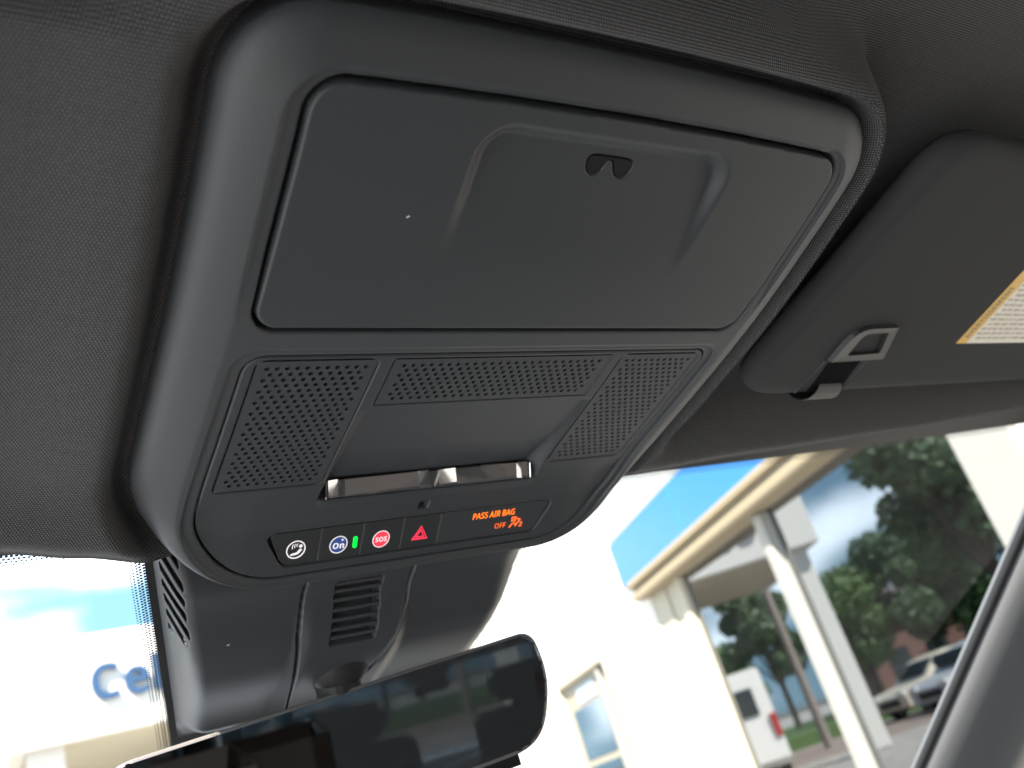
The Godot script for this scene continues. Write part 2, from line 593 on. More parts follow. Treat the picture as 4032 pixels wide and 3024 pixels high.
func make_materials() -> void:
	var fine := tex(noise_image(256, 0.06, 3, 3))
	var p := mat("charcoal_plastic", lin(0.056, 0.060, 0.066), 0.5)
	grain(p, fine, 15.0, 0.005)
	p = mat("door_plastic", lin(0.045, 0.049, 0.054), 0.52)
	grain(p, fine, 15.0, 0.005)
	p = mat("panel_plastic", lin(0.045, 0.049, 0.055), 0.48)
	grain(p, fine, 15.0, 0.004)
	mat("button_plastic", lin(0.036, 0.038, 0.041), 0.45)
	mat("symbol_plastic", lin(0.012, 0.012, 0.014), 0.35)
	mat("shroud_plastic", lin(0.046, 0.049, 0.055), 0.42)
	mat("painted_slot_shade", lin(0.008, 0.008, 0.009), 0.9, 0.0, 0.15)
	var w := weave_image()
	var f := mat("roof_lining", lin(0.165, 0.164, 0.168), 0.9, 0.0, 0.3)
	f.albedo_texture = tex(weave_tint(w))
	f.heightmap_enabled = true
	f.heightmap_texture = tex(w)
	f.heightmap_scale = 0.028
	f.uv1_triplanar = true
	f.uv1_triplanar_sharpness = 4.0
	f.uv1_scale = Vector3.ONE * (1000.0 / 17.0)
	f.rim_enabled = true
	f.rim = 0.25
	var vf := mat("visor_cloth", lin(0.047, 0.048, 0.050), 0.85, 0.0, 0.3)
	grain(vf, tex(noise_image(256, 0.12, 2, 9)), 18.0, 0.006)
	mat("clip_plastic", lin(0.028, 0.028, 0.029), 0.45)
	mat("painted_edge_glint", lin(0.09, 0.09, 0.09), 0.4)
	mat("pillar_plastic", lin(0.11, 0.113, 0.117), 0.5)
	grain(M.pillar_plastic, fine, 26.0, 0.004)
	mat("rubber", lin(0.012, 0.012, 0.013), 0.6)
	mat("mirror_silver", lin(0.54, 0.62, 0.70), 0.015, 1.0)
	mat("mirror_rim", lin(0.02, 0.02, 0.022), 0.25)
	mat("painted_rim_highlight", lin(0.16, 0.15, 0.15), 0.15)  # pale pinkish grey painted in for the highlight along the glass rim
	mat("reflector", lin(0.75, 0.75, 0.76), 0.06, 1.0)
	var g := mat("clear_lens", Color(1, 1, 1, 0.06), 0.02)
	g.transparency = BaseMaterial3D.TRANSPARENCY_ALPHA
	g = mat("windshield_glass", Color(1, 1, 1, 0.03), 0.0)
	g.transparency = BaseMaterial3D.TRANSPARENCY_ALPHA
	g.metallic_specular = 0.09
	mat("frit_black", lin(0.012, 0.012, 0.014), 0.5)
	mat("white_print", lin(0.72, 0.68, 0.70), 0.5)
	mat("blue_print", lin(0.02, 0.05, 0.20), 0.4)
	mat("red_print", lin(0.62, 0.02, 0.05), 0.4)
	glow("white_glow", lin(0.7, 0.66, 0.68), lin(1.0, 0.93, 0.95), 0.10)  # symbols emit faintly in their own colour
	glow("blue_glow", lin(0.02, 0.05, 0.20), lin(0.10, 0.20, 0.65), 0.04)
	glow("red_glow", lin(0.5, 0.02, 0.05), lin(1.0, 0.06, 0.10), 0.14)
	glow("red_outline", lin(0.3, 0.01, 0.02), lin(1.0, 0.04, 0.09), 0.26)
	glow("green_indicator", lin(0.0, 0.3, 0.02), lin(0.0, 1.0, 0.06), 0.26)
	glow("amber_indicator", lin(0.3, 0.08, 0.0), lin(1.0, 0.17, 0.01), 0.42)
	glow("amber_dim", lin(0.3, 0.08, 0.0), lin(1.0, 0.14, 0.03), 0.25)

func glow(n: String, c: Color, e: Color, k: float) -> void:
	var m := mat(n, c, 0.5)
	m.emission_enabled = true
	m.emission = e
	m.emission_energy_multiplier = k

# ---------------------------------------------------------------- the console
func build_console() -> void:
	var c := thing("overhead_console", "black plastic overhead console with glasses holder, speaker grilles and button strip on the roof lining", "overhead console", PANEL)
	put("bezel", sheet(-137.0, 137.0, -108.4, 159.0, 0.55, h_bezel, e_bezel, 7.0), M.charcoal_plastic, c)
	var d := put("glasses_holder_door", sheet(-112.5, 112.5, -88.0, 6.5, 0.5, h_door, e_door, 7.0), M.door_plastic, c)
	var sp := Bag.new()
	sp.tube(S(-71.5, -43.3, 0.25), S(-70.3, -43.9, 0.3), 0.0003, 0.0001, 5)
	sp.tube(S(-70.9, -43.6, 0.25), S(-71.1, -44.3, 0.3), 0.00022, 0.0001, 5)
	put("lint", bag_mesh(sp), M.white_print, d)
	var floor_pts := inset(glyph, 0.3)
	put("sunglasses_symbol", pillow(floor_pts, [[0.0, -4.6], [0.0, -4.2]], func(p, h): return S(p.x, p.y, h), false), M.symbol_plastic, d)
	put("lamp_panel", sheet(-110.0, 110.0, 18.0, 153.0, 0.5, h_panel, e_panel, 5.0), M.panel_plastic, c)
	# speaker grilles
	var no_cut := func(_u, _v): return false
	var corner_l := func(u, v): return sd_rbox(absf(u) - 81.9, v, 21.7, 22.8, 98.2, 6.0, 3.0) > -0.9
	var deep_l := func(u, v): return u < 0 and sd_poly(Vector2(u, v), PackedVector2Array([Vector2(-86, 25), Vector2(-72, 23), Vector2(-60, 36), Vector2(-62, 43), Vector2(-70, 43), Vector2(-88, 34)])) < 0
	var deep_m := func(u, v): return (int(absf(u * 7.3 + v * 3.1)) % 17) == 3
	var gl := put("speaker_grille", grille(-104.6, -59.2, 21.8, 99.2, 3.75, 3.05, 1.02, corner_l, deep_l), M.panel_plastic, c)
	gl.set_meta("label", "side speaker grille with some holes open to black")
	put("speaker_grille", grille(-52.2, 52.2, 21.9, 47.9, 3.95, 2.75, 1.05, no_cut, deep_m), M.panel_plastic, c)
	put("speaker_grille", grille(59.2, 104.6, 21.8, 99.2, 3.75, 3.05, 1.02, corner_l, deep_m), M.panel_plastic, c)
	build_lamp(c)
	build_buttons(c)

func build_lamp(c: Node3D) -> void:
	# reading lamp set aslant in the front end of the recess: mirrored bowls behind a clear cover
	var n := 24
	var half := 54.0
	var cover := Bag.new()
	for k in n:
		var u0 := lerpf(-half, half, float(k) / n)
		var u1 := lerpf(-half, half, float(k + 1) / n)
		cover.quad(S(u0, 104.3, -6.4), S(u1, 104.3, -6.4), S(u1, 110.1, -1.0), S(u0, 110.1, -1.0))
	put("lamp_cover", bag_mesh(cover, true), M.clear_lens, c)
	for sx in [-1.0, 1.0]:
		# how far each bowl lies behind the cover along its width
		var pts := [[2.0, 2.6], [8.0, 1.9], [30.0, 1.0], [45.0, 0.5], [48.0, 1.6], [52.8, 0.4]]
		if sx > 0: pts = [[2.0, 0.9], [12.0, 2.0], [26.0, 2.4], [40.0, 1.4], [46.0, 0.5], [49.0, 1.6], [52.8, 0.4]]
		var b := Bag.new()
		for k in pts.size() - 1:
			var a: Array = pts[k]
			var e: Array = pts[k + 1]
			var da: float = a[1]
			var de: float = e[1]
			b.quad(S(sx * a[0], 104.4 + da * 0.4, -6.6 - da * 0.7), S(sx * e[0], 104.4 + de * 0.4, -6.6 - de * 0.7), S(sx * e[0], 109.6, -1.7 - de * 0.5), S(sx * a[0], 109.6, -1.7 - da * 0.5))
			# lower facet
			b.quad(S(sx * a[0], 109.6, -1.7 - da * 0.5), S(sx * e[0], 109.6, -1.7 - de * 0.5), S(sx * e[0], 110.3, -1.2), S(sx * a[0], 110.3, -1.2))
		put("lamp_reflector", bag_mesh(b, true), M.reflector, c)
	var r := Bag.new()
	r.tube(S(2.4, 104.4, -6.8), S(-0.6, 109.9, -1.4), 0.0006, 0.0006, 8)
	put("lamp_divider", bag_mesh(r, true), M.reflector, c)
	# bright moulded edge of the cover
	var e := Bag.new()
	for k in n:
		var u0 := lerpf(-half, half, float(k) / n)
		var u1 := lerpf(-half, half, float(k + 1) / n)
		e.tube(S(u0, 110.4, -0.9), S(u1, 110.4, -0.9), 0.0005, 0.0005, 6, false)
	for sx in [-1.0, 1.0]:
		e.tube(S(sx * half, 110.4, -0.9), S(sx * half, 104.6, -6.2), 0.0006, 0.0005, 6, false)
	put("lamp_trim", bag_mesh(e, true), M.reflector, c)

func build_buttons(c: Node3D) -> void:
	var cuts := [-75.4, -51.2, -30.3, -9.6, 10.4, 75.4]
	var names := ["assist_button", "call_button", "emergency_button", "hazard_button", "status_display"]
	var labels := ["button with white reclining passenger symbol in a ring", "button with round blue emblem and green light", "button with red round SOS emblem", "button with red double triangle", "blank dark display with glowing orange airbag text"]
	var N := []
	for k in 5:
		var a: float = cuts[k]
		var b: float = cuts[k + 1]
		var pts := []
		var rad := []
		if k == 0:
			pts = [Vector2(-75.2, 130.0), Vector2(b - 0.25, 130.0), Vector2(b - 0.25, 146.9), Vector2(-68.0, 146.9)]
			rad = [3.0, 0.3, 0.3, 5.0]
		elif k == 4:
			pts = [Vector2(a + 0.25, 130.0), Vector2(75.2, 130.0), Vector2(68.0, 146.9), Vector2(a + 0.25, 146.9)]
			rad = [0.3, 3.0, 5.0, 0.3]
		else:
			pts = [Vector2(a + 0.25, 130.0), Vector2(b - 0.25, 130.0), Vector2(b - 0.25, 146.9), Vector2(a + 0.25, 146.9)]
			rad = [0.3, 0.3, 0.3, 0.3]
		var o := put(names[k], pillow(rounded(pts, rad), [[0.0, -5.0], [0.0, -2.3], [0.15, -2.05], [0.45, -1.95]], func(p, h): return S(p.x, p.y, h)), M.button_plastic if k < 4 else M.panel_plastic, c)
		o.set_meta("label", labels[k])
		N.append(o)
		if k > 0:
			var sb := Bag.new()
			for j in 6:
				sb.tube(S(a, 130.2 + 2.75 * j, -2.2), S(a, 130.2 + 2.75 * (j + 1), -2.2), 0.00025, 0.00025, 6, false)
			put("seam_glint", bag_mesh(sb, true), M.painted_edge_glint, c)  # lighter colour paints in the light that the button edges catch
	var h := -1.8
	# passenger in a ring
	var q := Vector2(-62.2, 139.1)
	put("ring", ring_mark(disc(q, 4.5), disc(q, 3.95), h), M.white_glow, N[0])
	put("figure_head", mark(disc(q + Vector2(2.1, -1.5), 0.85, 14), h), M.white_glow, N[0])
	put("figure_body", mark(PackedVector2Array([q + Vector2(1.7, -0.1), q + Vector2(2.8, 0.0), q + Vector2(2.9, 0.5), q + Vector2(1.4, 2.3), q + Vector2(0.4, 2.6), q + Vector2(-2.2, 2.8), q + Vector2(-2.5, 2.3), q + Vector2(-1.4, 1.7), q + Vector2(0.2, 1.6), q + Vector2(0.9, 1.0)]), h), M.white_glow, N[0])
	for k in 3:
		var o := q + Vector2(-1.7 + 1.05 * k, -1.6 - 0.25 * k)
		put("wave", mark(stroke([o + Vector2(0.35, -1.2 + 0.2 * k), o + Vector2(-0.1, -0.4), o + Vector2(-0.15, 0.5), o + Vector2(0.1, 1.2 - 0.3 * k)], 0.36), h), M.white_glow, N[0])
	# round blue emblem
	q = Vector2(-41.9, 139.5)
	put("ring", ring_mark(disc(q, 4.4), disc(q, 3.95), h + 0.02), M.white_glow, N[1])
	put("disc", mark(disc(q, 3.98), h - 0.05), M.blue_glow, N[1])
	words_on("On", "lettering", q.x, q.y + 0.35, 5.5, 3.1, h + 0.12, M.white_glow, N[1], 700)
	var st := PackedVector2Array()
	for k in 10:
		var t := TAU * k / 10.0 - PI / 2
		st.append(q + Vector2(1.7, -2.3) + Vector2(cos(t), sin(t)) * (0.75 if k % 2 == 0 else 0.3))
	put("star", mark(st, h + 0.12), M.white_glow, N[1])
	put("indicator_light", mark(rounded([Vector2(-34.9, 136.4), Vector2(-32.8, 136.4), Vector2(-32.6, 142.2), Vector2(-34.7, 142.2)], [0.9, 0.9, 0.9, 0.9]), h + 0.1), M.green_indicator, N[1])
	# red SOS
	q = Vector2(-20.5, 139.6)
	put("ring", ring_mark(disc(q, 4.4), disc(q, 4.0), h + 0.02), M.white_glow, N[2])
	put("disc", mark(disc(q, 4.02), h - 0.05), M.red_glow, N[2])
	words_on("SOS", "lettering", q.x, q.y, 5.8, 2.6, h + 0.12, M.white_glow, N[2], 600)
	# hazard triangles
	q = Vector2(0.3, 140.0)
	var tri := func(s: float) -> PackedVector2Array: return PackedVector2Array([q + Vector2(0, -4.6) * s, q + Vector2(4.3, 2.6) * s, q + Vector2(-4.3, 2.6) * s])
	put("outer_triangle", ring_mark(tri.call(1.0), tri.call(0.83), h + 0.02), M.red_outline, N[3])
	put("inner_triangle", ring_mark(tri.call(0.60), tri.call(0.43), h + 0.02), M.red_outline, N[3])
	# airbag warning
	words_on("PASS AIR BAG", "lettering", 41.4, 134.2, 24.8, 3.4, h + 0.05, M.amber_indicator, N[4], 400)
	words_on("OFF", "lettering", 46.6, 141.2, 6.6, 2.9, h + 0.05, M.amber_dim, N[4], 500)
	words_on("2", "lettering", 59.2, 141.9, 1.9, 2.9, h + 0.05, M.amber_dim, N[4], 600)
	q = Vector2(55.6, 140.2)
	put("airbag_light", ring_mark(rounded([q + Vector2(-2.6, -2.9), q + Vector2(0.3, -2.9), q + Vector2(0.3, -0.3), q + Vector2(-2.6, -0.3)], [0, 0, 0, 0]), rounded([q + Vector2(-2.1, -2.4), q + Vector2(-0.2, -2.4), q + Vector2(-0.2, -0.8), q + Vector2(-2.1, -0.8)], [0, 0, 0, 0]), h + 0.1), M.amber_dim, N[4])
	put("airbag_light", mark(stroke([q + Vector2(-2.3, -0.5), q + Vector2(0.0, -2.6)], 0.4), h + 0.1), M.amber_dim, N[4])
	put("figure_light", mark(disc(q + Vector2(1.6, -1.4), 0.6, 10), h + 0.1), M.amber_dim, N[4])
	put("figure_light", mark(stroke([q + Vector2(-3.2, 3.0), q + Vector2(-1.6, 1.0), q + Vector2(0.2, 0.9), q + Vector2(0.6, 2.6)], 0.75), h + 0.1), M.amber_dim, N[4])
	put("figure_light", mark(stroke([q + Vector2(0.4, 2.6), q + Vector2(2.0, 0.2), q + Vector2(3.0, -1.2)], 0.7), h + 0.1), M.amber_dim, N[4])

# ---------------------------------------------------------------- roof lining
func front_edge(u: float) -> float:
	var U := [-420.0, -260.0, -178.0, -150.0, -121.0, -90.0, 90.0, 126.0, 222.0, 357.0, 535.0, 700.0]
	var V := [84.0, 112.0, 127.0, 135.0, 144.0, 149.0, 146.0, 131.0, 124.0, 118.0, 107.0, 92.0]
	for k in U.size() - 1:
		if u <= U[k + 1]: return lerpf(V[k], V[k + 1], smoothstep(0, 1, clampf((u - U[k]) / (U[k + 1] - U[k]), 0, 1)) * 0.5 + 0.5 * clampf((u - U[k]) / (U[k + 1] - U[k]), 0, 1))
	return V[-1]

func w_lining(u: float, v: float) -> float:
	var d := d_outer(u, v)
	var right := smoothstep(60.0, 122.0, u)
	var rear := smoothstep(-84.0, -108.0, v)
	var side := maxf(right, rear)
	var lvl := lerpf(-3.0 + 1.5 * smoothstep(10.0, 16.0, d) - 3.0 * smoothstep(16.0, 45.0, d), -4.5, side)
	# the moulded rim round the console falls away behind it and towards the visor
	lvl -= 34.0 * rear * smoothstep(8.0, 52.0, d) * (1.0 - right)
	lvl -= 43.0 * right * smoothstep(6.0, 31.0, d) * smoothstep(-175.0, -90.0, v)
	lvl -= 22.0 * right * smoothstep(7.0, 36.0, d) * (1.0 - smoothstep(-175.0, -90.0, v))
	var w := B(v) + lvl
	if v < -130.0: w += (-130.0 - v) * 0.383 * smoothstep(-130.0, -260.0, v)
	var e := front_edge(u)
	w = lerpf(w, -24.0 - 6.0 * right, smoothstep(60.0, 5.0, e - v))
	w -= 6.0 * pow(smoothstep(16.0, 0.0, e - v), 2.0)
	w = lerpf(B(v) - lerpf(16.0, 22.0, side), w, smoothstep(0.6, lerpf(13.0, 7.0, side), d))
	if d < -2.0: w = minf(w, B(v) - 13.0 - 26.0 * smoothstep(-2.0, -8.0, d))
	return w

func build_lining() -> void:
	var nu := 800
	var nv := 400
	var P := PackedVector3Array()
	var UV := PackedVector2Array()
	var I := PackedInt32Array()
	for i in nu + 1:
		var u := lerpf(-460.0, 640.0, float(i) / nu)
		var e := front_edge(u)
		var arc := 0.0
		var lastp := Vector3.ZERO
		for j in nv + 1:
			var v := lerpf(-420.0, e, pow(float(j) / nv, 0.8))
			var p := L(u, v, w_lining(u, v))
			P.append(p)
			UV.append(Vector2(u, v) * 0.001)
	for i in nu:
		for j in nv:
			var a := i * (nv + 1) + j
			I.append_array([a, a + nv + 1, a + 1, a + nv + 1, a + nv + 2, a + 1])
	var o := structure("headliner", finish(P, I, UV), M.roof_lining, "dark grey knitted roof lining moulded round the overhead console", PANEL)

# ---------------------------------------------------------------- sun visor
func V(u: float, v: float, h: float) -> Vector3: return L(u, v, -20.0 + (25.0 - v) * 0.11 + h)

func build_visor() -> void:
	var outline := rounded([Vector2(169.0, 67.0), Vector2(183.0, -50.0), Vector2(188.0, -103.0), Vector2(600.0, -98.0), Vector2(600.0, 67.0)], [34.0, 30.0, 40.0, 20.0, 20.0], 9)
	if Geometry2D.is_polygon_clockwise(outline): outline.reverse()
	var t := thing("sun_visor", "grey padded sun visor folded up beside the overhead console", "sun visor", PANEL)
	var at := func(p: Vector2, h: float): return V(p.x, p.y, h)
	put("pad", pillow(outline, [[7.0, -16.0], [2.0, -14.5], [0.2, -11.5], [0.0, -8.0], [0.8, -4.5], [2.6, -2.0], [5.5, -0.6], [9.0, -0.1], [14.0, 0.0]], at), M.visor_cloth, t)
	put("clip_frame", clip_frame(), M.clip_plastic, t)
	put("clip_slot_dark", pillow(PackedVector2Array([Vector2(224, 39), Vector2(252.5, 38), Vector2(255, 58), Vector2(227, 63)]), [[0.0, -0.3], [0.3, 0.3]], at, false), M.painted_slot_shade, t)  # flat black plate paints the dark of the slot; no recess here
	var hk := Bag.new()
	var prof := [Vector2(56.0, -0.3), Vector2(57.5, 2.0), Vector2(61.0, 3.6), Vector2(65.0, 3.6), Vector2(68.0, 1.6), Vector2(69.2, -2.0), Vector2(68.6, -7.0)]
	for j in prof.size() - 1:
		var a: Vector2 = prof[j]
		var b: Vector2 = prof[j + 1]
		var ua := lerpf(233.0, 219.0, float(j) / prof.size())
		var ub := lerpf(233.0, 219.0, float(j + 1) / prof.size())
		hk.quad(V(ua, a.x, a.y), V(252.0, a.x, a.y), V(252.0, b.x, b.y), V(ub, b.x, b.y))
		hk.quad(V(252.0, a.x, a.y), V(252.0, a.x, a.y - 3.0), V(252.0, b.x, b.y - 3.0), V(252.0, b.x, b.y))
	put("clip_hook", bag_mesh(hk), M.clip_plastic, t)
	for e in [[Vector2(221, 38), Vector2(217, 63)], [Vector2(259.5, 37.5), Vector2(257, 62)]]:
		var rb := Bag.new()
		rb.tube(V(e[0].x, e[0].y, -0.2), V(e[1].x, e[1].y, -0.6), 0.0011, 0.0011, 8)
		put("clip_rail", bag_mesh(rb, true), M.clip_plastic, t)
	# warning label: a heading band down its side, rows of small print beside it
	var lab := Image.create(512, 512, false, Image.FORMAT_RGB8)
	lab.fill(Color(0.95, 0.92, 0.86))
	lab.fill_rect(Rect2i(0, 0, 66, 512), Color(0.93, 0.73, 0.25))
	var rg := RandomNumberGenerator.new()
	rg.seed = 21
	for r in 21:
		var x := 84 if r % 3 else 96
		var y := 512 - 34 - r * 23
		if r % 3: lab.fill_rect(Rect2i(74, y + 2, 6, 6), Color(0.6, 0.56, 0.49))
		while x < 480 - rg.randi_range(0, 90):
			var wl := rg.randi_range(14, 56)
			for q in range(0, wl, 5):
				lab.fill_rect(Rect2i(x + q, y + rg.randi_range(0, 2), 4, 11 + rg.randi_range(0, 3)), Color(0.62, 0.58, 0.51).lerp(Color(0.75, 0.71, 0.64), rg.randf()))
			x += wl + 9
	var lm := mat("label_paper", Color.WHITE, 0.45)
	lm.albedo_texture = tex(lab)
	var P := PackedVector3Array()
	for p in [Vector2(333.5, -61.0), Vector2(422.0, -61.0), Vector2(422.0, 25.5), Vector2(333.5, 25.5)]: P.append(V(p.x, p.y, 0.25))
	var ob := put("warning_label", finish(P, PackedInt32Array([0, 1, 2, 0, 2, 3]), PackedVector2Array([Vector2(0, 0), Vector2(1, 0), Vector2(1, 1), Vector2(0, 1)])), lm, t)
	ob.set_meta("label", "cream warning label with a yellow heading band")
	var tm := TextMesh.new()
	var f := SystemFont.new()
	f.font_names = PackedStringArray(["Droid Sans"])
	f.font_weight = 700
	tm.font = f
	tm.text = "AVERTISSEMENT"
	tm.font_size = 48
	tm.pixel_size = 0.01
	tm.depth = 0.01
	var bb := tm.get_aabb()
	var xx := (V(339, -20, 0) - V(339, 21, 0))
	var yy := Vector3(-0.0052, 0, 0)
	var bas := Basis(xx / bb.size.x, yy / bb.size.y, Vector3(0, -1, 0.1) * 0.006)
	put("heading", tm, mat("label_ink", lin(0.30, 0.26, 0.14), 0.6), ob, Transform3D(bas, V(339.2, 0.5, 0.33) - bas * bb.get_center()))

func clip_frame() -> ArrayMesh:
	var o := rounded([Vector2(221, 37.5), Vector2(222, 11), Vector2(257.5, 9.5), Vector2(269, 36)], [1.5, 14, 2, 2], 6)
	var i := rounded([Vector2(232, 32), Vector2(231.5, 15.5), Vector2(252.5, 14.5), Vector2(260, 30.5)], [1.5, 6, 2, 2], 6)
	var m := inset(o, 1.0)
	if not Geometry2D.is_point_in_polygon(m[3], o): m = inset(o, -1.0)
	var g := Bag.new()
	var n := o.size()
	for k in n:
		var j := (k + 1) % n
		g.quad(V(o[k].x, o[k].y, -0.4), V(o[j].x, o[j].y, -0.4), V(m[j].x, m[j].y, 2.8), V(m[k].x, m[k].y, 2.8))
		g.quad(V(m[k].x, m[k].y, 2.8), V(m[j].x, m[j].y, 2.8), V(i[j].x, i[j].y, 2.4), V(i[k].x, i[k].y, 2.4))
		g.quad(V(i[k].x, i[k].y, 2.4), V(i[j].x, i[j].y, 2.4), V(i[j].x, i[j].y, -0.4), V(i[k].x, i[k].y, -0.4))
	return bag_mesh(g)

# ---------------------------------------------------------------- windscreen, sensor cover, mirror, pillar
# x across the car (m, from the eye), s down the glass (m), dep into the cabin (m)
func G(x: float, s: float, dep: float) -> Vector3:
	var k := 0.075 * (x - 0.2076) * (x - 0.2076)
	return EYE + Vector3(x, 0.145 - 0.41 * s - 0.912 * dep, -0.385 - 0.912 * s + 0.41 * dep + k)

func build_windshield() -> void:
	var t := thing("windshield", "clear curved windshield with a dotted black border under the roof edge", "windshield")
	var P := PackedVector3Array()
	var I := PackedInt32Array()
	var nx := 24
	var ns := 12
	for i in nx + 1:
		for j in ns + 1:
			var s := lerpf(-0.03, 1.2, float(j) / ns)
			P.append(G(lerpf(-0.45, 0.87, float(i) / nx) + (float(i) / nx - 0.5) * 0.12 * s, s, -0.004))
	for i in nx:
		for j in ns:
			var a := i * (ns + 1) + j
			I.append_array([a, a + ns + 1, a + 1, a + ns + 1, a + ns + 2, a + 1])
	put("pane", finish(P, I), M.windshield_glass, t)
	# ceramic border: solid band, then rows of dots that shrink
	var band := Bag.new()
	var dots := Bag.new()
	var dot := func(x: float, s: float, r: float) -> void:
		var c := []
		for k in 6: c.append(G(x + cos(TAU * k / 6) * r, s + sin(TAU * k / 6) * r, -0.001))
		dots.tri(c[0], c[1], c[2])
		dots.tri(c[0], c[2], c[3])
		dots.tri(c[0], c[3], c[4])
		dots.tri(c[0], c[4], c[5])
	var edge := func(x: float) -> float:   # where the lining's edge crosses the glass, as s
		return 0.012 if x > 0.2 else 0.008
	for k in 90:
		var x0 := lerpf(-0.45, 0.87, k / 90.0)
		var x1 := lerpf(-0.45, 0.87, (k + 1) / 90.0)
		band.quad(G(x0, -0.02, -0.001), G(x1, -0.02, -0.001), G(x1, frit(x1), -0.001), G(x0, frit(x0), -0.001))
	var x := -0.15
	var kk := 0
	while x < 0.86:
		for r in 4:
			var rad: float = [0.00072, 0.00064, 0.00054, 0.00042][r]
			dot.call(x + (0.0009 if r % 2 else 0.0), frit(x) + 0.0006 + 0.0016 * r, rad)
		x += 0.0018
	# down both sides of the sensor cover
	for sd in 2:
		var s := 0.0
		while s < 0.22:
			var xe := shroud_edge(sd, s)
			var sg := -1.0 if sd == 0 else 1.0
			for r in 5:
				dot.call(xe + sg * (0.004 + 0.0015 * r), s + (0.0009 if r % 2 else 0.0), [0.0008, 0.00074, 0.00066, 0.00056, 0.00044][r])
			s += 0.0018
	for sd in 2:
		var sg := -1.0 if sd == 0 else 1.0
		for j in 30:
			var s0 := -0.02 + 0.25 * j / 30.0
			var s1 := -0.02 + 0.25 * (j + 1) / 30.0
			var a := G(shroud_edge(sd, s0) - sg * 0.03, s0, -0.0012)
			var b := G(shroud_edge(sd, s0) + sg * 0.0035, s0, -0.0012)
			var c := G(shroud_edge(sd, s1) + sg * 0.0035, s1, -0.0012)
			var d := G(shroud_edge(sd, s1) - sg * 0.03, s1, -0.0012)
			if sd == 0: band.quad(b, a, d, c)
			else: band.quad(a, b, c, d)
	put("border_band", bag_mesh(band), M.frit_black, t)
	put("border_dots", bag_mesh(dots), M.frit_black, t).set_meta("kind", "stuff")

func frit(x: float) -> float: return 0.0085 - 0.008 * smoothstep(0.1, 0.3, x)

func shroud_edge(side: int, s: float) -> float:
	return (0.0855 + 0.20 * s) if side == 0 else (0.292 - 0.06 * s)

func shroud_depth(x: float, s: float) -> float:
	var l := x - shroud_edge(0, s)
	var r := shroud_edge(1, s) - x
	var e := minf(l * 1.9, r)
	var full := 0.017 * smoothstep(-0.004, 0.03, s) + 0.007 * smoothstep(0.036, 0.07, s) - 0.008 * smoothstep(0.075, 0.13, s) - 0.016 * smoothstep(0.13, 0.155, s)
	full += 0.003 * smoothstep(0.032, 0.022, absf(x - 0.184)) * smoothstep(0.035, 0.06, s)
	var q := clampf(e / 0.026, 0.0, 1.0)
	return full * (1.0 - pow(1.0 - q, 2.2))

func build_shroud() -> void:
	var t := thing("sensor_cover", "dark grey plastic cover with slotted vents on the windshield behind the mirror", "sensor cover")
	var seams := [func(s): return 0.1555 + 0.12 * maxf(0.0, s - 0.06), func(s): return 0.2115 - 0.26 * maxf(0.0, s - 0.052)]
	var P := PackedVector3Array()
	var I := PackedInt32Array()
	var nx := 320
	var ns := 220
	for i in nx + 1:
		for j in ns + 1:
			var s := lerpf(0.005, 0.155, float(j) / ns)
			var x := lerpf(shroud_edge(0, s), shroud_edge(1, s), pow(float(i) / nx, 1.5))
			var d := shroud_depth(x, s)
			for sm in seams:
				d -= 0.0022 * smoothstep(0.0009, 0.0002, absf(x - sm.call(s)))
			# recess that holds the vent slats
			var vx := 0.1715
			if x > vx and x < vx + 0.0240 and s > 0.0325 and s < 0.0665:
				d -= 0.006
			# slits in the left flank
			var l := x - shroud_edge(0, s)
			if l > 0.0022 and l < 0.0092 and s > 0.006 and s < 0.058:
				var ph := fposmod((s - l * 2.0) / 0.0092, 1.0)
				d -= 0.0035 * smoothstep(0.40, 0.48, ph) * smoothstep(0.86, 0.78, ph)
			P.append(G(x, s, d))
	for i in nx:
		for j in ns:
			var a := i * (ns + 1) + j
			I.append_array([a, a + ns + 1, a + 1, a + ns + 1, a + ns + 2, a + 1])
	put("shell", finish(P, I), M.shroud_plastic, t)
	for k in 7:
		var s := 0.0350 + 0.0047 * k
		var b := Bag.new()
		var vx := 0.1712
		for q in 4:
			var xa := vx + 0.0245 * q / 4.0
			var xb := vx + 0.0245 * (q + 1) / 4.0
			b.tube(G(xa, s, shroud_depth(xa, s) - 0.0014), G(xb, s, shroud_depth(xb, s) - 0.0014), 0.0012, 0.0012, 8)
		put("vent_slat", bag_mesh(b, true), M.shroud_plastic, t)
	# a pale fleck of lint on the shell
	var fl := Bag.new()
	var fp := G(0.1215, 0.058, shroud_depth(0.1215, 0.058) + 0.0003)
	fl.tube(fp, fp + Vector3(0.0016, 0.0007, 0.0003), 0.0003, 0.0001, 5)
	fl.tube(fp + Vector3(0.0006, 0.0003, 0), fp + Vector3(0.0012, -0.0004, 0.0003), 0.00025, 0.0001, 5)
	put("lint", bag_mesh(fl), M.white_print, t)

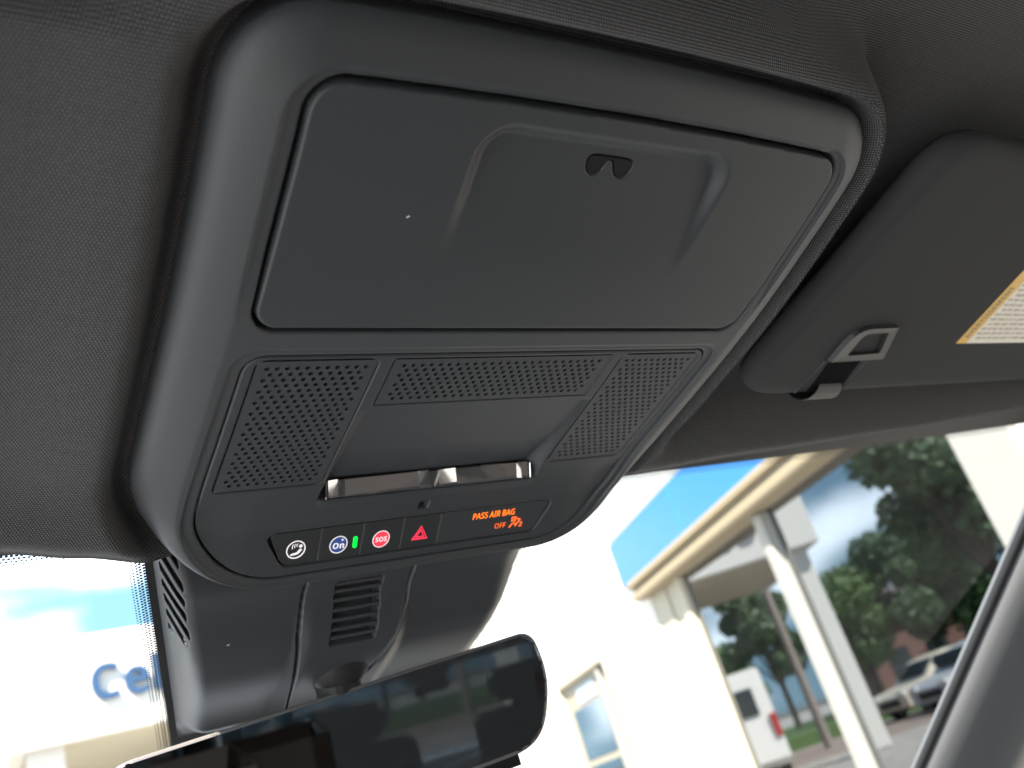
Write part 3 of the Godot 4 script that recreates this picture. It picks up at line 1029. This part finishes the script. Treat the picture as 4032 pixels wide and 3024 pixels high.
func build_mirror() -> void:
	var a := Vector3(0.0765, 0.0697, -0.4890)     # upper left corner of the glass
	var b := Vector3(0.2905, 0.0815, -0.4365)     # upper right corner
	var x := (b - a).normalized()
	var up := (Vector3(0, 1, 0.07) - x * x.dot(Vector3(0, 1, 0.07))).normalized()
	var n := x.cross(up)                           # towards the driver
	var w := (b - a).length() * 1000.0
	var tr := Transform3D(Basis(x, up, n), EYE + a)
	var t := thing("rear_view_mirror", "frameless rear view mirror with rounded ends hanging below the sensor cover", "mirror", tr)
	var hgt := 58.0
	var outline := rounded([Vector2(-5, 0), Vector2(-3, -hgt), Vector2(w - 16, -hgt), Vector2(w - 1, -hgt * 0.45), Vector2(w - 3, 0)], [16, 18, 24, 30, 9], 10)
	if Geometry2D.is_polygon_clockwise(outline): outline.reverse()
	var at := func(p: Vector2, h: float): return Vector3(p.x, p.y, h) * 0.001
	# counter-clockwise in x, up faces the driver
	var flip := outline.duplicate()
	flip.reverse()
	var shell := put("housing", pillow(flip, [[1.0, -0.2], [0.0, -1.6], [0.0, -5.0], [1.0, -9.0], [5.0, -16.0], [13.0, -22.0]], at), M.mirror_rim, t)
	put("glass_edge", pillow(flip, [[0.6, -1.0], [0.0, -0.6], [0.0, 0.4], [0.5, 0.9], [1.6, 1.1]], at), M.painted_rim_highlight, t)
	put("mirror_glass", pillow(flip, [[1.6, 1.1], [1.7, 1.25]], at), M.mirror_silver, t)
	# little latch below the rim
	put("lower_tab", box_mesh(Vector3(0.150, -0.0635, -0.012), Vector3(0.190, -0.0575, -0.001)), M.mirror_rim, t)
	# ball mount
	var ball := SphereMesh.new()
	ball.radius = 0.019
	ball.height = 0.038
	var c := tr.affine_inverse() * G(0.186, 0.094, 0.012)
	put("ball_mount", ball, M.rubber, t, Transform3D(Basis.from_scale(Vector3(1, 1, 0.9)), c))
	var arm := Bag.new()
	arm.tube(c, Vector3(0.108, -0.026, -0.018), 0.011, 0.013, 20)
	put("mount_arm", bag_mesh(arm, true), M.rubber, t)

func build_pillar() -> void:
	# right front roof pillar: swept section
	var t := thing("windshield_pillar", "smooth grey pillar trim with a black rubber edge at the right side of the windshield", "pillar")
	var p0 := EYE + Vector3(0.800, 0.130, -0.365)
	var p1 := EYE + Vector3(0.842, -0.135, -0.735)
	var dir := (p1 - p0).normalized()
	var outw := Vector3(0.72, 0.0, 0.69)
	outw = (outw - dir * dir.dot(outw)).normalized()
	var nn := outw.cross(dir).normalized()
	if nn.dot(EYE - p0) < 0: nn = -nn
	var sec := [Vector2(0.0, -0.014), Vector2(0.0, 0.0), Vector2(0.003, 0.006), Vector2(0.009, 0.0105), Vector2(0.020, 0.014), Vector2(0.045, 0.018), Vector2(0.075, 0.017), Vector2(0.098, 0.008), Vector2(0.110, -0.008), Vector2(0.114, -0.03)]
	var P := PackedVector3Array()
	var I := PackedInt32Array()
	for k in 13:
		var s := -0.3 + 1.8 * k / 12.0
		for q in sec: P.append(p0 + (p1 - p0) * s + outw * q.x + nn * q.y)
	var m := sec.size()
	for k in 12:
		for q in m - 1:
			var a := k * m + q
			I.append_array([a, a + 1, a + m, a + 1, a + m + 1, a + m])
	put("trim", finish(P, I), M.pillar_plastic, t)
	var sl := Bag.new()
	sl.tube(p0 - (p1 - p0) * 0.3 - outw * 0.0025 - nn * 0.001, p0 + (p1 - p0) * 1.5 - outw * 0.0025 - nn * 0.001, 0.0042, 0.0042, 12)
	put("rubber_seal", bag_mesh(sl, true), M.rubber, t)

# ---------------------------------------------------------------- the rest of the cabin, which shades and tints the light
func build_cabin() -> void:
	var dark := mat("cabin_trim", lin(0.05, 0.05, 0.05), 0.7)
	var seat := mat("seat_leather", lin(0.13, 0.085, 0.065), 0.6)
	var paint := mat("car_paint", lin(0.42, 0.47, 0.54), 0.35)
	var xc := 0.2076
	var car := thing("car_cabin", "dark cabin of the car with brown seats and tinted rear windows round the console", "car cabin")
	# roof skin above the lining
	var r := Bag.new()
	r.box(EYE + Vector3(xc - 0.68, 0.262, -0.16), EYE + Vector3(xc + 0.68, 0.30, 2.2))
	put("roof_skin", bag_mesh(r), paint, car)
	var lin_back := Bag.new()
	lin_back.box(EYE + Vector3(xc - 0.66, 0.235, 0.12), EYE + Vector3(xc + 0.66, 0.255, 2.15))
	put("rear_lining", bag_mesh(lin_back), M.visor_cloth, car)
	# side bodies: sill, door, pillars, roof rail
	for sd in [-1.0, 1.0]:
		var x0: float = xc + sd * 0.70
		var x1: float = xc + sd * 0.78
		var b := Bag.new()
		# driver's door left out to let more light in; side starts behind the seat
		b.box(EYE + Vector3(minf(x0, x1), -1.0, -1.2 if sd > 0 else 0.68), EYE + Vector3(maxf(x0, x1), -0.32, 2.2))
		b.box(EYE + Vector3(minf(x0, x1) - sd * 0.06, 0.20, -0.22), EYE + Vector3(maxf(x0, x1) - sd * 0.06, 0.29, 2.2))
		b.box(EYE + Vector3(minf(x0, x1) - sd * 0.03, -0.34, 0.55), EYE + Vector3(maxf(x0, x1) - sd * 0.03, 0.2, 0.68))
		b.box(EYE + Vector3(minf(x0, x1) - sd * 0.03, -0.34, 1.75), EYE + Vector3(maxf(x0, x1) - sd * 0.03, 0.2, 2.2))
		put("side_trim", bag_mesh(b), dark, car)
	var dk := mat("privacy_glass", Color(0.02, 0.02, 0.025, 0.86), 0.02)
	dk.transparency = BaseMaterial3D.TRANSPARENCY_ALPHA
	for sd in [-1.0, 1.0]:
		var xx: float = xc + sd * 0.69
		put("rear_side_window", box_mesh(EYE + Vector3(xx - 0.002, -0.33, 0.685), EYE + Vector3(xx + 0.002, 0.2, 1.745), 0.0005), dk, car)
	put("tailgate_window", box_mesh(EYE + Vector3(xc - 0.66, -0.25, 2.14), EYE + Vector3(xc + 0.66, 0.23, 2.144), 0.0005), dk, car)
	var f := Bag.new()
	f.box(EYE + Vector3(xc - 0.75, -1.05, -1.2), EYE + Vector3(xc + 0.75, -0.98, 2.2))
	f.box(EYE + Vector3(xc - 0.75, -1.0, 2.12), EYE + Vector3(xc + 0.75, -0.25, 2.2))
	put("floor_pan", bag_mesh(f), dark, car)
	var d := Bag.new()
	d.box(EYE + Vector3(xc - 0.70, -0.75, -1.45), EYE + Vector3(xc + 0.70, -0.40, -0.62), Transform3D.IDENTITY, 0.06)
	put("dashboard", bag_mesh(d), dark, car)
	var hb := Bag.new()
	hb.box(EYE + Vector3(xc - 0.75, -0.75, -2.6), EYE + Vector3(xc + 0.75, -0.44, -1.5), Transform3D.IDENTITY, 0.08)
	put("hood", bag_mesh(hb), paint, car)
	# seats
	for k in 4:
		var sx: float = xc + (-0.38 if k % 2 == 0 else 0.38)
		var sz := 0.42 if k < 2 else 1.30
		var s := Node3D.new()
		s.name = "seat"
		car.add_child(s, true)
		s.position = EYE + Vector3(sx, 0, sz)
		var bk := Bag.new()
		bk.box(Vector3(-0.24, -0.62, 0.0), Vector3(0.24, -0.12, 0.14), Transform3D(Basis(Vector3.RIGHT, 0.2), Vector3.ZERO), 0.04)
		put("backrest", bag_mesh(bk), seat, s)
		put("cushion", box_mesh(Vector3(-0.25, -0.78, -0.46), Vector3(0.25, -0.60, 0.06), 0.05), seat, s)
		put("headrest", box_mesh(Vector3(-0.13, -0.10, 0.02), Vector3(0.13, 0.06, 0.12), 0.035), seat, s)

# ---------------------------------------------------------------- outside
func wall_frame() -> Transform3D:
	# x along the shop front (away from us), y up from eye height, z into the building
	var d := Vector3(0.3051, 0, -0.9523)
	return Transform3D(Basis(d, Vector3.UP, Vector3(0.9523, 0, 0.3051)), EYE + Vector3(4.346, 0, 1.3924))

func slab(s0: float, s1: float, y0: float, y1: float, z0: float, z1: float, ch := 0.006) -> ArrayMesh:
	return box_mesh(Vector3(minf(s0, s1), y0, minf(z0, z1)), Vector3(maxf(s0, s1), y1, maxf(z0, z1)), ch)

func build_shop() -> void:
	var stucco := mat("white_stucco", lin(0.64, 0.62, 0.575), 0.8)
	grain(stucco, tex(noise_image(256, 0.05, 4, 12)), 1200.0, 0.15)
	var pale := mat("pale_panel", lin(0.27, 0.28, 0.28), 0.5)
	var blue := mat("blue_panel", lin(0.012, 0.13, 0.38), 0.35)
	var tan := mat("tan_cornice", lin(0.22, 0.18, 0.115), 0.6)
	var cream := mat("cream_frame", lin(0.36, 0.335, 0.27), 0.5)
	var alu := mat("pale_mullion", lin(0.23, 0.226, 0.21), 0.35)
	var tint := mat("tinted_glass", lin(0.195, 0.21, 0.225), 0.01, 1.0)
	var t := thing("showroom_building", "white showroom building with blue band, tan cornice and mirrored windows", "building", wall_frame())
	put("wall", slab(10.75, 12.95, -1.35, 1.99, 0.0, 0.3), stucco, t)
	put("wall", slab(15.9, 32.0, -1.35, 1.99, 0.0, 0.3), stucco, t)
	put("wall", slab(11.32, 32.0, 1.993, 4.3, 0.0, 0.3), stucco, t)
	put("wall", slab(12.95, 15.9, 1.70, 1.99, 0.02, 0.3), stucco, t)
	put("wall", slab(3.4, 4.45, -1.35, 1.72, 0.0, 0.3), stucco, t)
	put("dimmed_wall", slab(-24.0, 3.397, -1.35, 1.72, 0.0, 0.3), mat("dimmed_stucco", lin(0.33, 0.325, 0.32), 0.9), t)  # tone lowered and kept neutral to cut light bounced from the right
	put("window_pier", slab(4.45, 4.95, -1.35, 1.72, -0.05, 0.3), alu, t)
	for k in 8:
		var a := 11.28 - 2.24 * k
		put("blue_panel", slab(a - 2.234, a, 2.0, 2.58, -0.08, 0.28, 0.012), blue, t)
		put("upper_panel", slab(a - 2.234, a, 2.586, 4.3, -0.06, 0.28, 0.012), pale, t)
	put("upper_panel", slab(-24.0, -6.65, 2.0, 4.3, -0.05, 0.28), pale, t)
	# cornice strips
	put("cornice_strip", slab(-24.0, 10.95, 1.90, 1.992, -0.16, 0.25, 0.02), tan, t)
	put("cornice_strip", slab(-24.0, 10.90, 1.82, 1.897, -0.11, 0.25, 0.02), tan, t)
	put("cornice_strip", slab(-24.0, 10.85, 1.72, 1.817, -0.18, 0.25, 0.02), tan, t)
	# window
	put("window_jamb", slab(10.30, 10.74, -1.35, 1.717, 0.02, 0.25), cream, t)
	put("window_jamb", slab(10.02, 10.297, -1.35, 1.717, 0.05, 0.25), cream, t)
	put("window_jamb", slab(9.84, 10.017, -1.35, 1.717, 0.03, 0.25), cream, t)
	put("window_mullion", slab(7.62, 7.77, -1.35, 1.717, -0.01, 0.16, 0.02), alu, t)
	put("window_sill", slab(4.955, 9.835, -1.35, -1.15, -0.02, 0.25), cream, t)
	var turn := GLASS_TURN
	for w in [[7.785, 9.835], [4.955, 7.605]]:
		var c: float = (w[0] + w[1]) / 2.0
		var half: float = (w[1] - w[0]) / 2.0
		put("window_pane", slab(-half, half, -1.15, 1.715, -0.004, 0.004, 0.001), tint, t, Transform3D(Basis(Vector3.UP, turn), Vector3(c, 0, 0.13)))
	# shop door
	put("door_frame", slab(12.955, 13.12, -1.35, 1.695, -0.05, 0.2, 0.02), cream, t)
	put("door_frame", slab(15.72, 15.895, -1.35, 1.695, -0.05, 0.2, 0.02), cream, t)
	put("door_frame", slab(13.123, 15.717, 1.42, 1.695, -0.05, 0.2, 0.03), cream, t)
	put("door_post", slab(13.50, 13.62, -1.35, 1.417, -0.02, 0.15, 0.02), alu, t)
	put("side_light", slab(13.125, 13.495, -1.25, 1.415, 0.07, 0.08, 0.002), tint, t)
	var dl := put("door_leaf", slab(13.625, 15.715, -1.33, 1.415, 0.05, 0.10), mat("cream_door", lin(0.24, 0.22, 0.175), 0.5), t)
	put("door_pane", slab(13.85, 15.5, 0.25, 1.02, 0.040, 0.048, 0.002), tint, dl)
	put("door_pane", slab(13.85, 15.5, -1.05, 0.15, 0.040, 0.048, 0.002), tint, dl)
	put("notice", slab(14.0, 15.0, 1.08, 1.33, 0.035, 0.045, 0.002), mat("blue_grey_notice", lin(0.30, 0.36, 0.42), 0.5), dl)

func build_canopy() -> void:
	var white := mat("white_fascia", lin(0.60, 0.59, 0.565), 0.5)
	var soffit := mat("soffit_boards", lin(0.40, 0.36, 0.28), 0.6)
	var t := thing("entrance_canopy", "white flat entrance canopy on a square column with blue letters on its front", "canopy", Transform3D(Basis.IDENTITY, EYE + Vector3(0, 0, -19.75)))
	put("fascia", box_mesh(Vector3(1.52, 3.43, -0.25), Vector3(11.2, 5.37, 0.0), 0.02), white, t)
	put("side_fascia", box_mesh(Vector3(1.52, 3.43, -6.5), Vector3(1.80, 5.37, -0.253), 0.02), white, t)
	put("roof_deck", box_mesh(Vector3(1.803, 4.5, -6.5), Vector3(11.2, 5.0, -0.253), 0.02), white, t)
	for k in 14:
		put("soffit_board", box_mesh(Vector3(1.805, 3.50, -0.26 - 0.44 * (k + 1) + 0.014), Vector3(11.2, 3.54, -0.26 - 0.44 * k), 0.006), soffit, t)
	for c in [Vector2(1.81, -0.85)]:
		put("column", box_mesh(Vector3(c.x, -1.35, c.y), Vector3(c.x + 0.62, 3.498, c.y + 0.5), 0.03), white, t)
	var x := 2.94
	for ch in ["C", "e", "l"]:
		var tm := TextMesh.new()
		var f := SystemFont.new()
		f.font_names = PackedStringArray(["Droid Sans"])
		f.font_weight = 800
		tm.font = f
		tm.text = ch
		tm.font_size = 64
		tm.pixel_size = 0.0146
		tm.depth = 0.12
		var bb := tm.get_aabb()
		put("sign_letter", tm, M.get("blue_letters", mat("blue_letters", lin(0.015, 0.05, 0.12), 0.4)), t, Transform3D(Basis.IDENTITY, Vector3(x - bb.position.x, 4.36, 0.08)))
		x += bb.size.x + 0.09

func car_mesh(body: Array, w: float, tumble: float) -> ArrayMesh:
	# side outline (z along the car, y up) swept across the width, the roof narrower than the sill
	var poly := PackedVector2Array(body)
	var T := Geometry2D.triangulate_polygon(poly)
	var P := PackedVector3Array()
	var I := PackedInt32Array()
	var n := poly.size()
	var secs := [[-1.0, 0.985], [-0.86, 1.0], [0.86, 1.0], [1.0, 0.985]]
	for sc in secs:
		for p in poly:
			var k := 1.0 - tumble * smoothstep(0.85, 1.5, p.y)
			P.append(Vector3(sc[0] * w * 0.5 * k, 0.25 + (p.y - 0.25) * sc[1], p.x))
	for k in secs.size() - 1:
		for i in n:
			var a := k * n + i
			var b := k * n + (i + 1) % n
			I.append_array([a, b, b + n, a, b + n, a + n])
	for k in range(0, T.size(), 3):
		I.append_array([T[k], T[k + 1], T[k + 2]])
		var e := (secs.size() - 1) * n
		I.append_array([e + T[k], e + T[k + 2], e + T[k + 1]])
	return finish(P, I, PackedVector2Array(), false)

func build_vehicle(n: String, label: String, cat: String, paint: Material, at: Vector3, turn: float, van: bool) -> void:
	var t := thing(n, label, cat, Transform3D(Basis(Vector3.UP, turn), at), "vehicles across the lot" if not van else "")
	var glass := M.car_glass as Material
	var outline := [Vector2(-2.3, 0.35), Vector2(-2.35, 0.75), Vector2(-2.15, 0.92), Vector2(-1.1, 1.05), Vector2(-0.35, 1.62), Vector2(0.3, 1.72), Vector2(1.5, 1.68), Vector2(2.1, 1.10), Vector2(2.3, 0.95), Vector2(2.32, 0.4), Vector2(1.9, 0.25), Vector2(-1.9, 0.25)]
	if van: outline = [Vector2(-2.6, 0.4), Vector2(-2.6, 1.0), Vector2(-1.9, 1.25), Vector2(-1.3, 2.1), Vector2(-0.9, 2.5), Vector2(2.6, 2.5), Vector2(2.7, 0.5), Vector2(2.4, 0.35), Vector2(-2.2, 0.35)]
	put("body", car_mesh(outline, 1.85, 0.0 if van else 0.22), paint, t)
	if van:
		put("windshield", box_mesh(Vector3(-0.75, 1.35, -1.80), Vector3(0.75, 2.0, -1.55)), glass, t)
		for sx in [-0.85, 0.85]:
			put("tail_light", box_mesh(Vector3(sx - 0.07, 0.95, 2.66), Vector3(sx + 0.07, 1.45, 2.73)), M.tail_red, t)
		put("rear_window", box_mesh(Vector3(-0.6, 1.5, 2.62), Vector3(0.6, 2.1, 2.69)), glass, t)
		var em := CylinderMesh.new()
		em.top_radius = 0.32
		em.bottom_radius = 0.32
		em.height = 0.03
		put("emblem", em, M.van_emblem, t, Transform3D(Basis(Vector3.BACK, PI / 2), Vector3(-0.93, 1.75, 0.6)))
	else:
		put("windshield", box_mesh(Vector3(-0.68, 1.12, -1.02), Vector3(0.68, 1.58, -0.42)), glass, t)
		for sx in [-1.0, 1.0]:
			put("side_window", box_mesh(Vector3(sx * 0.86 - 0.03, 1.08, -0.55), Vector3(sx * 0.86 + 0.03, 1.56, 0.4)), glass, t)
			put("side_window", box_mesh(Vector3(sx * 0.86 - 0.03, 1.08, 0.5), Vector3(sx * 0.86 + 0.03, 1.54, 1.4)), glass, t)
			put("headlight", box_mesh(Vector3(sx * 0.68 - 0.18, 0.72, -2.38), Vector3(sx * 0.68 + 0.18, 0.86, -2.2)), M.headlight, t)
			put("door_mirror", box_mesh(Vector3(sx * 1.0 - 0.09, 1.05, -0.75), Vector3(sx * 1.0 + 0.09, 1.19, -0.65)), paint, t)
		put("grille", box_mesh(Vector3(-0.5, 0.45, -2.38), Vector3(0.5, 0.66, -2.28)), M.rubber, t)
	for sx in [-0.82, 0.82]:
		for z in [-1.45, 1.45]:
			var w := Bag.new()
			w.tube(Vector3(sx - 0.12, 0.34, z), Vector3(sx + 0.12, 0.34, z), 0.34, 0.34, 20)
			var wh := put("wheel", bag_mesh(w), M.rubber, t)
			var hb := Bag.new()
			hb.tube(Vector3(sx - 0.125, 0.34, z), Vector3(sx + 0.125, 0.34, z), 0.21, 0.21, 14)
			put("rim", bag_mesh(hb), M.headlight, wh)

func leaf_crown(rg: RandomNumberGenerator, lobes: Array, count: int, leaf: float) -> ArrayMesh:
	var b := Bag.new()
	for k in count:
		var l: Array = lobes[rg.randi() % lobes.size()]
		var d := Vector3(rg.randfn(), rg.randfn(), rg.randfn()).normalized()
		var p: Vector3 = l[0] + d * l[1] * pow(rg.randf(), 0.38) * Vector3(1, 0.85, 1)
		var q := Basis.from_euler(Vector3(rg.randf() * TAU, rg.randf() * TAU, rg.randf() * TAU))
		var s := leaf * rg.randf_range(0.6, 1.3)
		b.tri(p + q * Vector3(-s, 0, 0), p + q * Vector3(0, 0, s * 0.6), p + q * Vector3(s, 0, 0))
		b.tri(p + q * Vector3(-s, 0, 0), p + q * Vector3(s, 0, 0), p + q * Vector3(0, s * 0.15, -s * 0.6))
	return bag_mesh(b)

func build_tree(label: String, at: Vector3, h: float, r: float, sd: int, m: Material) -> void:
	var rg := RandomNumberGenerator.new()
	rg.seed = sd
	var t := thing("leafy_tree", label, "tree", Transform3D(Basis.IDENTITY, at), "trees along the far side of the street")
	var lobes := []
	var tr := Bag.new()
	tr.tube(Vector3.ZERO, Vector3(0, h * 0.5, 0), r * 0.075, r * 0.045, 10)
	for k in 15:
		var a := rg.randf() * TAU
		var rr := r * rg.randf_range(0.15, 0.75)
		var c := Vector3(cos(a) * rr, h * rg.randf_range(0.36, 0.88), sin(a) * rr)
		lobes.append([c, r * rg.randf_range(0.26, 0.45)])
		tr.tube(Vector3(0, h * 0.3, 0), c, r * 0.035, r * 0.01, 6)
	put("trunk", bag_mesh(tr, true), M.bark, t)
	put("crown", leaf_crown(rg, lobes, 7000, h * 0.022), m, t)

func build_outside() -> void:
	var gm := mat("lot_asphalt", lin(0.36, 0.345, 0.325), 0.9)
	gm.uv1_triplanar = true
	gm.uv1_world_triplanar = true
	gm.uv1_scale = Vector3.ONE * 0.25
	var ni := noise_image(256, 0.04, 4, 31)
	var gi := Image.create(256, 256, false, Image.FORMAT_RGB8)
	for y in 256:
		for x in 256:
			var c := 0.72 + 0.28 * ni.get_pixel(x, y).r
			gi.set_pixel(x, y, Color(c, c, c))
	gm.albedo_texture = tex(gi)
	structure("ground", box_mesh(Vector3(-300, -0.2, -300), Vector3(300, 0, 300), 0.01), gm, "worn tan grey asphalt of the lot")
	var ap := mat("bounce_slab_pale", lin(0.50, 0.51, 0.53), 0.9)  # pale slab added out of view to bounce light onto the left lining
	ap.uv1_triplanar = true
	ap.uv1_world_triplanar = true
	ap.uv1_scale = Vector3.ONE * 0.2
	ap.albedo_texture = gm.albedo_texture
	structure("added_bounce_slab", box_mesh(Vector3(-14, -0.05, -12), Vector3(-0.9, 0.008, 12), 0.002), ap, "added unseen pale slab that bounces light into the cabin from the left")
	var rd := mat("street_asphalt", lin(0.20, 0.155, 0.135), 0.9)
	structure("street", box_mesh(Vector3(-120, -0.05, -34), Vector3(60, 0.006, -24), 0.002), rd, "darker street surface beyond the canopy")
	var gr := mat("verge_grass", lin(0.06, 0.12, 0.03), 0.9)
	structure("grass_verge", box_mesh(Vector3(-120, -0.05, -60), Vector3(60, 0.5, -34.6), 0.02), gr, "mown green verge behind the street")
	mat("car_glass", lin(0.02, 0.03, 0.035), 0.05)
	mat("headlight", lin(0.6, 0.6, 0.6), 0.2)
	mat("tail_red", lin(0.4, 0.02, 0.02), 0.3)
	mat("van_emblem", lin(0.08, 0.07, 0.25), 0.5)
	mat("bark", lin(0.07, 0.055, 0.045), 0.9)
	var g1 := mat("leaf_green", lin(0.085, 0.145, 0.055), 0.6)
	g1.backlight_enabled = true
	g1.backlight = lin(0.05, 0.09, 0.02)
	var g2 := mat("leaf_deep", lin(0.065, 0.115, 0.055), 0.6)
	g2.backlight_enabled = true
	g2.backlight = lin(0.03, 0.06, 0.02)
	var o := Vector3(0, 0, 0)
	build_tree("tall broad tree rising above the others across the street", Vector3(-9.9, 0, -35.2), 12.5, 3.9, 1, g2)
	build_tree("bushy light green tree beside the brick house", Vector3(-7.0, 0, -45.0), 7.6, 3.0, 2, g1)
	build_tree("dense round tree in front of the brick house", Vector3(-10.2, 0, -44.0), 8.4, 3.2, 3, g2)
	build_tree("low dark tree at the end of the row", Vector3(-13.6, 0, -43.0), 7.6, 3.2, 6, g2)
	build_tree("narrow tree right behind the utility pole", Vector3(-2.6, 0, -45.5), 8.6, 2.3, 4, g2)
	build_tree("small far tree past the utility pole", Vector3(-0.9, 0, -52.0), 5.8, 2.6, 5, g1)
	build_vehicle("parked_car", "tan sport utility car parked across the street", "car", mat("tan_paint", lin(0.55, 0.50, 0.42), 0.25), Vector3(-4.4, 0, -31.6), -PI / 2 - 0.35, false)
	build_vehicle("parked_car", "grey sport utility car parked next to the tan one", "car", mat("grey_paint", lin(0.40, 0.42, 0.46), 0.25), Vector3(-4.6, 0, -28.4), -PI / 2 - 0.35, false)
	build_vehicle("delivery_van", "white delivery van with red tail lights near the canopy", "van", mat("white_paint", lin(0.75, 0.74, 0.72), 0.3), Vector3(4.85, 0, -22.6), 0.12, true)
	var pb := Bag.new()
	pb.tube(Vector3.ZERO, Vector3(0, 9, 0), 0.15, 0.11, 14)
	var p := thing("utility_pole", "weathered wooden utility pole beside the street", "pole", Transform3D(Basis.IDENTITY, Vector3(1.05, 0, -28.4)))
	put("post", bag_mesh(pb, true), mat("pole_wood", lin(0.22, 0.19, 0.17), 0.9), p)
	put("cross_arm", box_mesh(Vector3(-0.9, 8.2, -0.08), Vector3(0.9, 8.36, 0.08)), M.pole_wood, p)
	var hs := thing("brick_house", "red brick house half hidden behind the trees", "house", Transform3D(Basis.IDENTITY, Vector3(-13.0, 0, -54.0)))
	put("wall", box_mesh(Vector3(-4, 0, -3), Vector3(4, 4.2, 3), 0.02), mat("brick_red", lin(0.15, 0.075, 0.065), 0.9), hs)
	var rf := Bag.new()
	rf.quad(Vector3(-4.4, 4.1, 3.4), Vector3(-4.4, 6.2, 0), Vector3(4.4, 6.2, 0), Vector3(4.4, 4.1, 3.4))
	rf.quad(Vector3(-4.4, 6.2, 0), Vector3(-4.4, 4.1, -3.4), Vector3(4.4, 4.1, -3.4), Vector3(4.4, 6.2, 0))
	put("roof", bag_mesh(rf), mat("roof_shingle", lin(0.08, 0.075, 0.07), 0.9), hs)
	for k in 3: put("window", box_mesh(Vector3(-3.0 + 2.3 * k, 1.2, 3.0), Vector3(-1.8 + 2.3 * k, 2.7, 3.06), 0.01), M.car_glass, hs)
	var bn := thing("trash_bin", "blue wheeled trash bin on the verge", "bin", Transform3D(Basis.IDENTITY, Vector3(3.0, 0.5, -36.0)))
	put("body", box_mesh(Vector3(-0.3, 0, -0.3), Vector3(0.3, 0.95, 0.3), 0.05), mat("bin_blue", lin(0.02, 0.06, 0.20), 0.5), bn)
	put("lid", box_mesh(Vector3(-0.33, 0.953, -0.33), Vector3(0.33, 1.05, 0.33), 0.04), M.bin_blue, bn)
	build_shop()
	build_canopy()

const GLASS_TURN := 0.03

func sky_cover() -> Image:
	var n := FastNoiseLite.new()
	n.seed = 11
	n.frequency = 1.6
	n.fractal_octaves = 5
	var w := 1024
	var h := 512
	var im := Image.create(w, h, false, Image.FORMAT_RGBA8)
	for y in h:
		var el := PI * 0.5 - PI * (y + 0.5) / h
		for x in w:
			if el < 0.0:
				im.set_pixel(x, y, Color(1, 1, 1, 0))
				continue
			var az := TAU * (x + 0.5) / w
			var p := Vector3(cos(el) * cos(az), sin(el) * 2.6, cos(el) * sin(az)) * 1.5
			var c := n.get_noise_3dv(p) * 0.5 + 0.5
			im.set_pixel(x, y, Color(1, 1, 1, smoothstep(0.50, 0.72, c) * smoothstep(0.0, 0.06, el)))
	return im

func _ready() -> void:
	# camera
	var cam := Camera3D.new()
	cam.name = "camera"
	cam.transform = Transform3D(Basis(Vector3(0.83271, -0.29207, 0.47042), Vector3(0.02797, 0.87067, 0.49107), Vector3(-0.55300, -0.39576, 0.73319)).orthonormalized(), EYE)
	cam.fov = 45.06
	cam.near = 0.01
	cam.far = 600.0
	var ca := CameraAttributesPhysical.new()
	ca.frustum_focal_length = 28.93
	ca.frustum_focus_distance = 0.37
	ca.exposure_aperture = 11.0
	ca.frustum_near = 0.01
	ca.frustum_far = 600.0
	cam.attributes = ca
	add_child(cam)
	cam.current = true
	# sky, sun, exposure
	var sm := ProceduralSkyMaterial.new()
	sm.sky_top_color = Color(0.29, 0.43, 0.53)
	sm.sky_horizon_color = Color(0.39, 0.50, 0.55)
	sm.sky_curve = 0.16
	sm.ground_bottom_color = Color(0.40, 0.37, 0.33)
	sm.ground_horizon_color = Color(0.50, 0.49, 0.46)
	sm.sky_energy_multiplier = 1.0
	sm.sky_cover = tex(sky_cover())
	sm.sky_cover_modulate = Color(0.8, 0.8, 0.8)
	var sky := Sky.new()
	sky.sky_material = sm
	var env := Environment.new()
	env.background_mode = Environment.BG_SKY
	env.sky = sky
	env.tonemap_mode = Environment.TONE_MAPPER_LINEAR
	env.tonemap_exposure = 5.7
	env.sdfgi_enabled = true
	env.ssao_enabled = true
	env.ssil_enabled = true
	var we := WorldEnvironment.new()
	we.name = "world_environment"
	we.environment = env
	add_child(we)
	var sun := DirectionalLight3D.new()
	sun.name = "sun"
	sun.light_energy = 1.4
	sun.light_color = Color(1.0, 0.965, 0.91)
	sun.light_angular_distance = 0.5
	sun.shadow_enabled = true
	add_child(sun)
	sun.look_at_from_position(Vector3.ZERO, Vector3(0.52, -0.74, -0.42), Vector3.UP)
	# the place
	PANEL = Transform3D(Basis(Vector3(0.999985, 0.0054959, 0.0), Vector3(-0.0051316, 0.9337, -0.3580185), Vector3(-0.0019677, 0.3580131, 0.9337145)), EYE + Vector3(0.2076054, 0.1555936, -0.2450883))
	make_base()
	make_materials()
	build_lining()
	build_cabin()
	build_outside()
	build_windshield()
	build_console()
	build_visor()
	build_shroud()
	build_mirror()
	build_pillar()
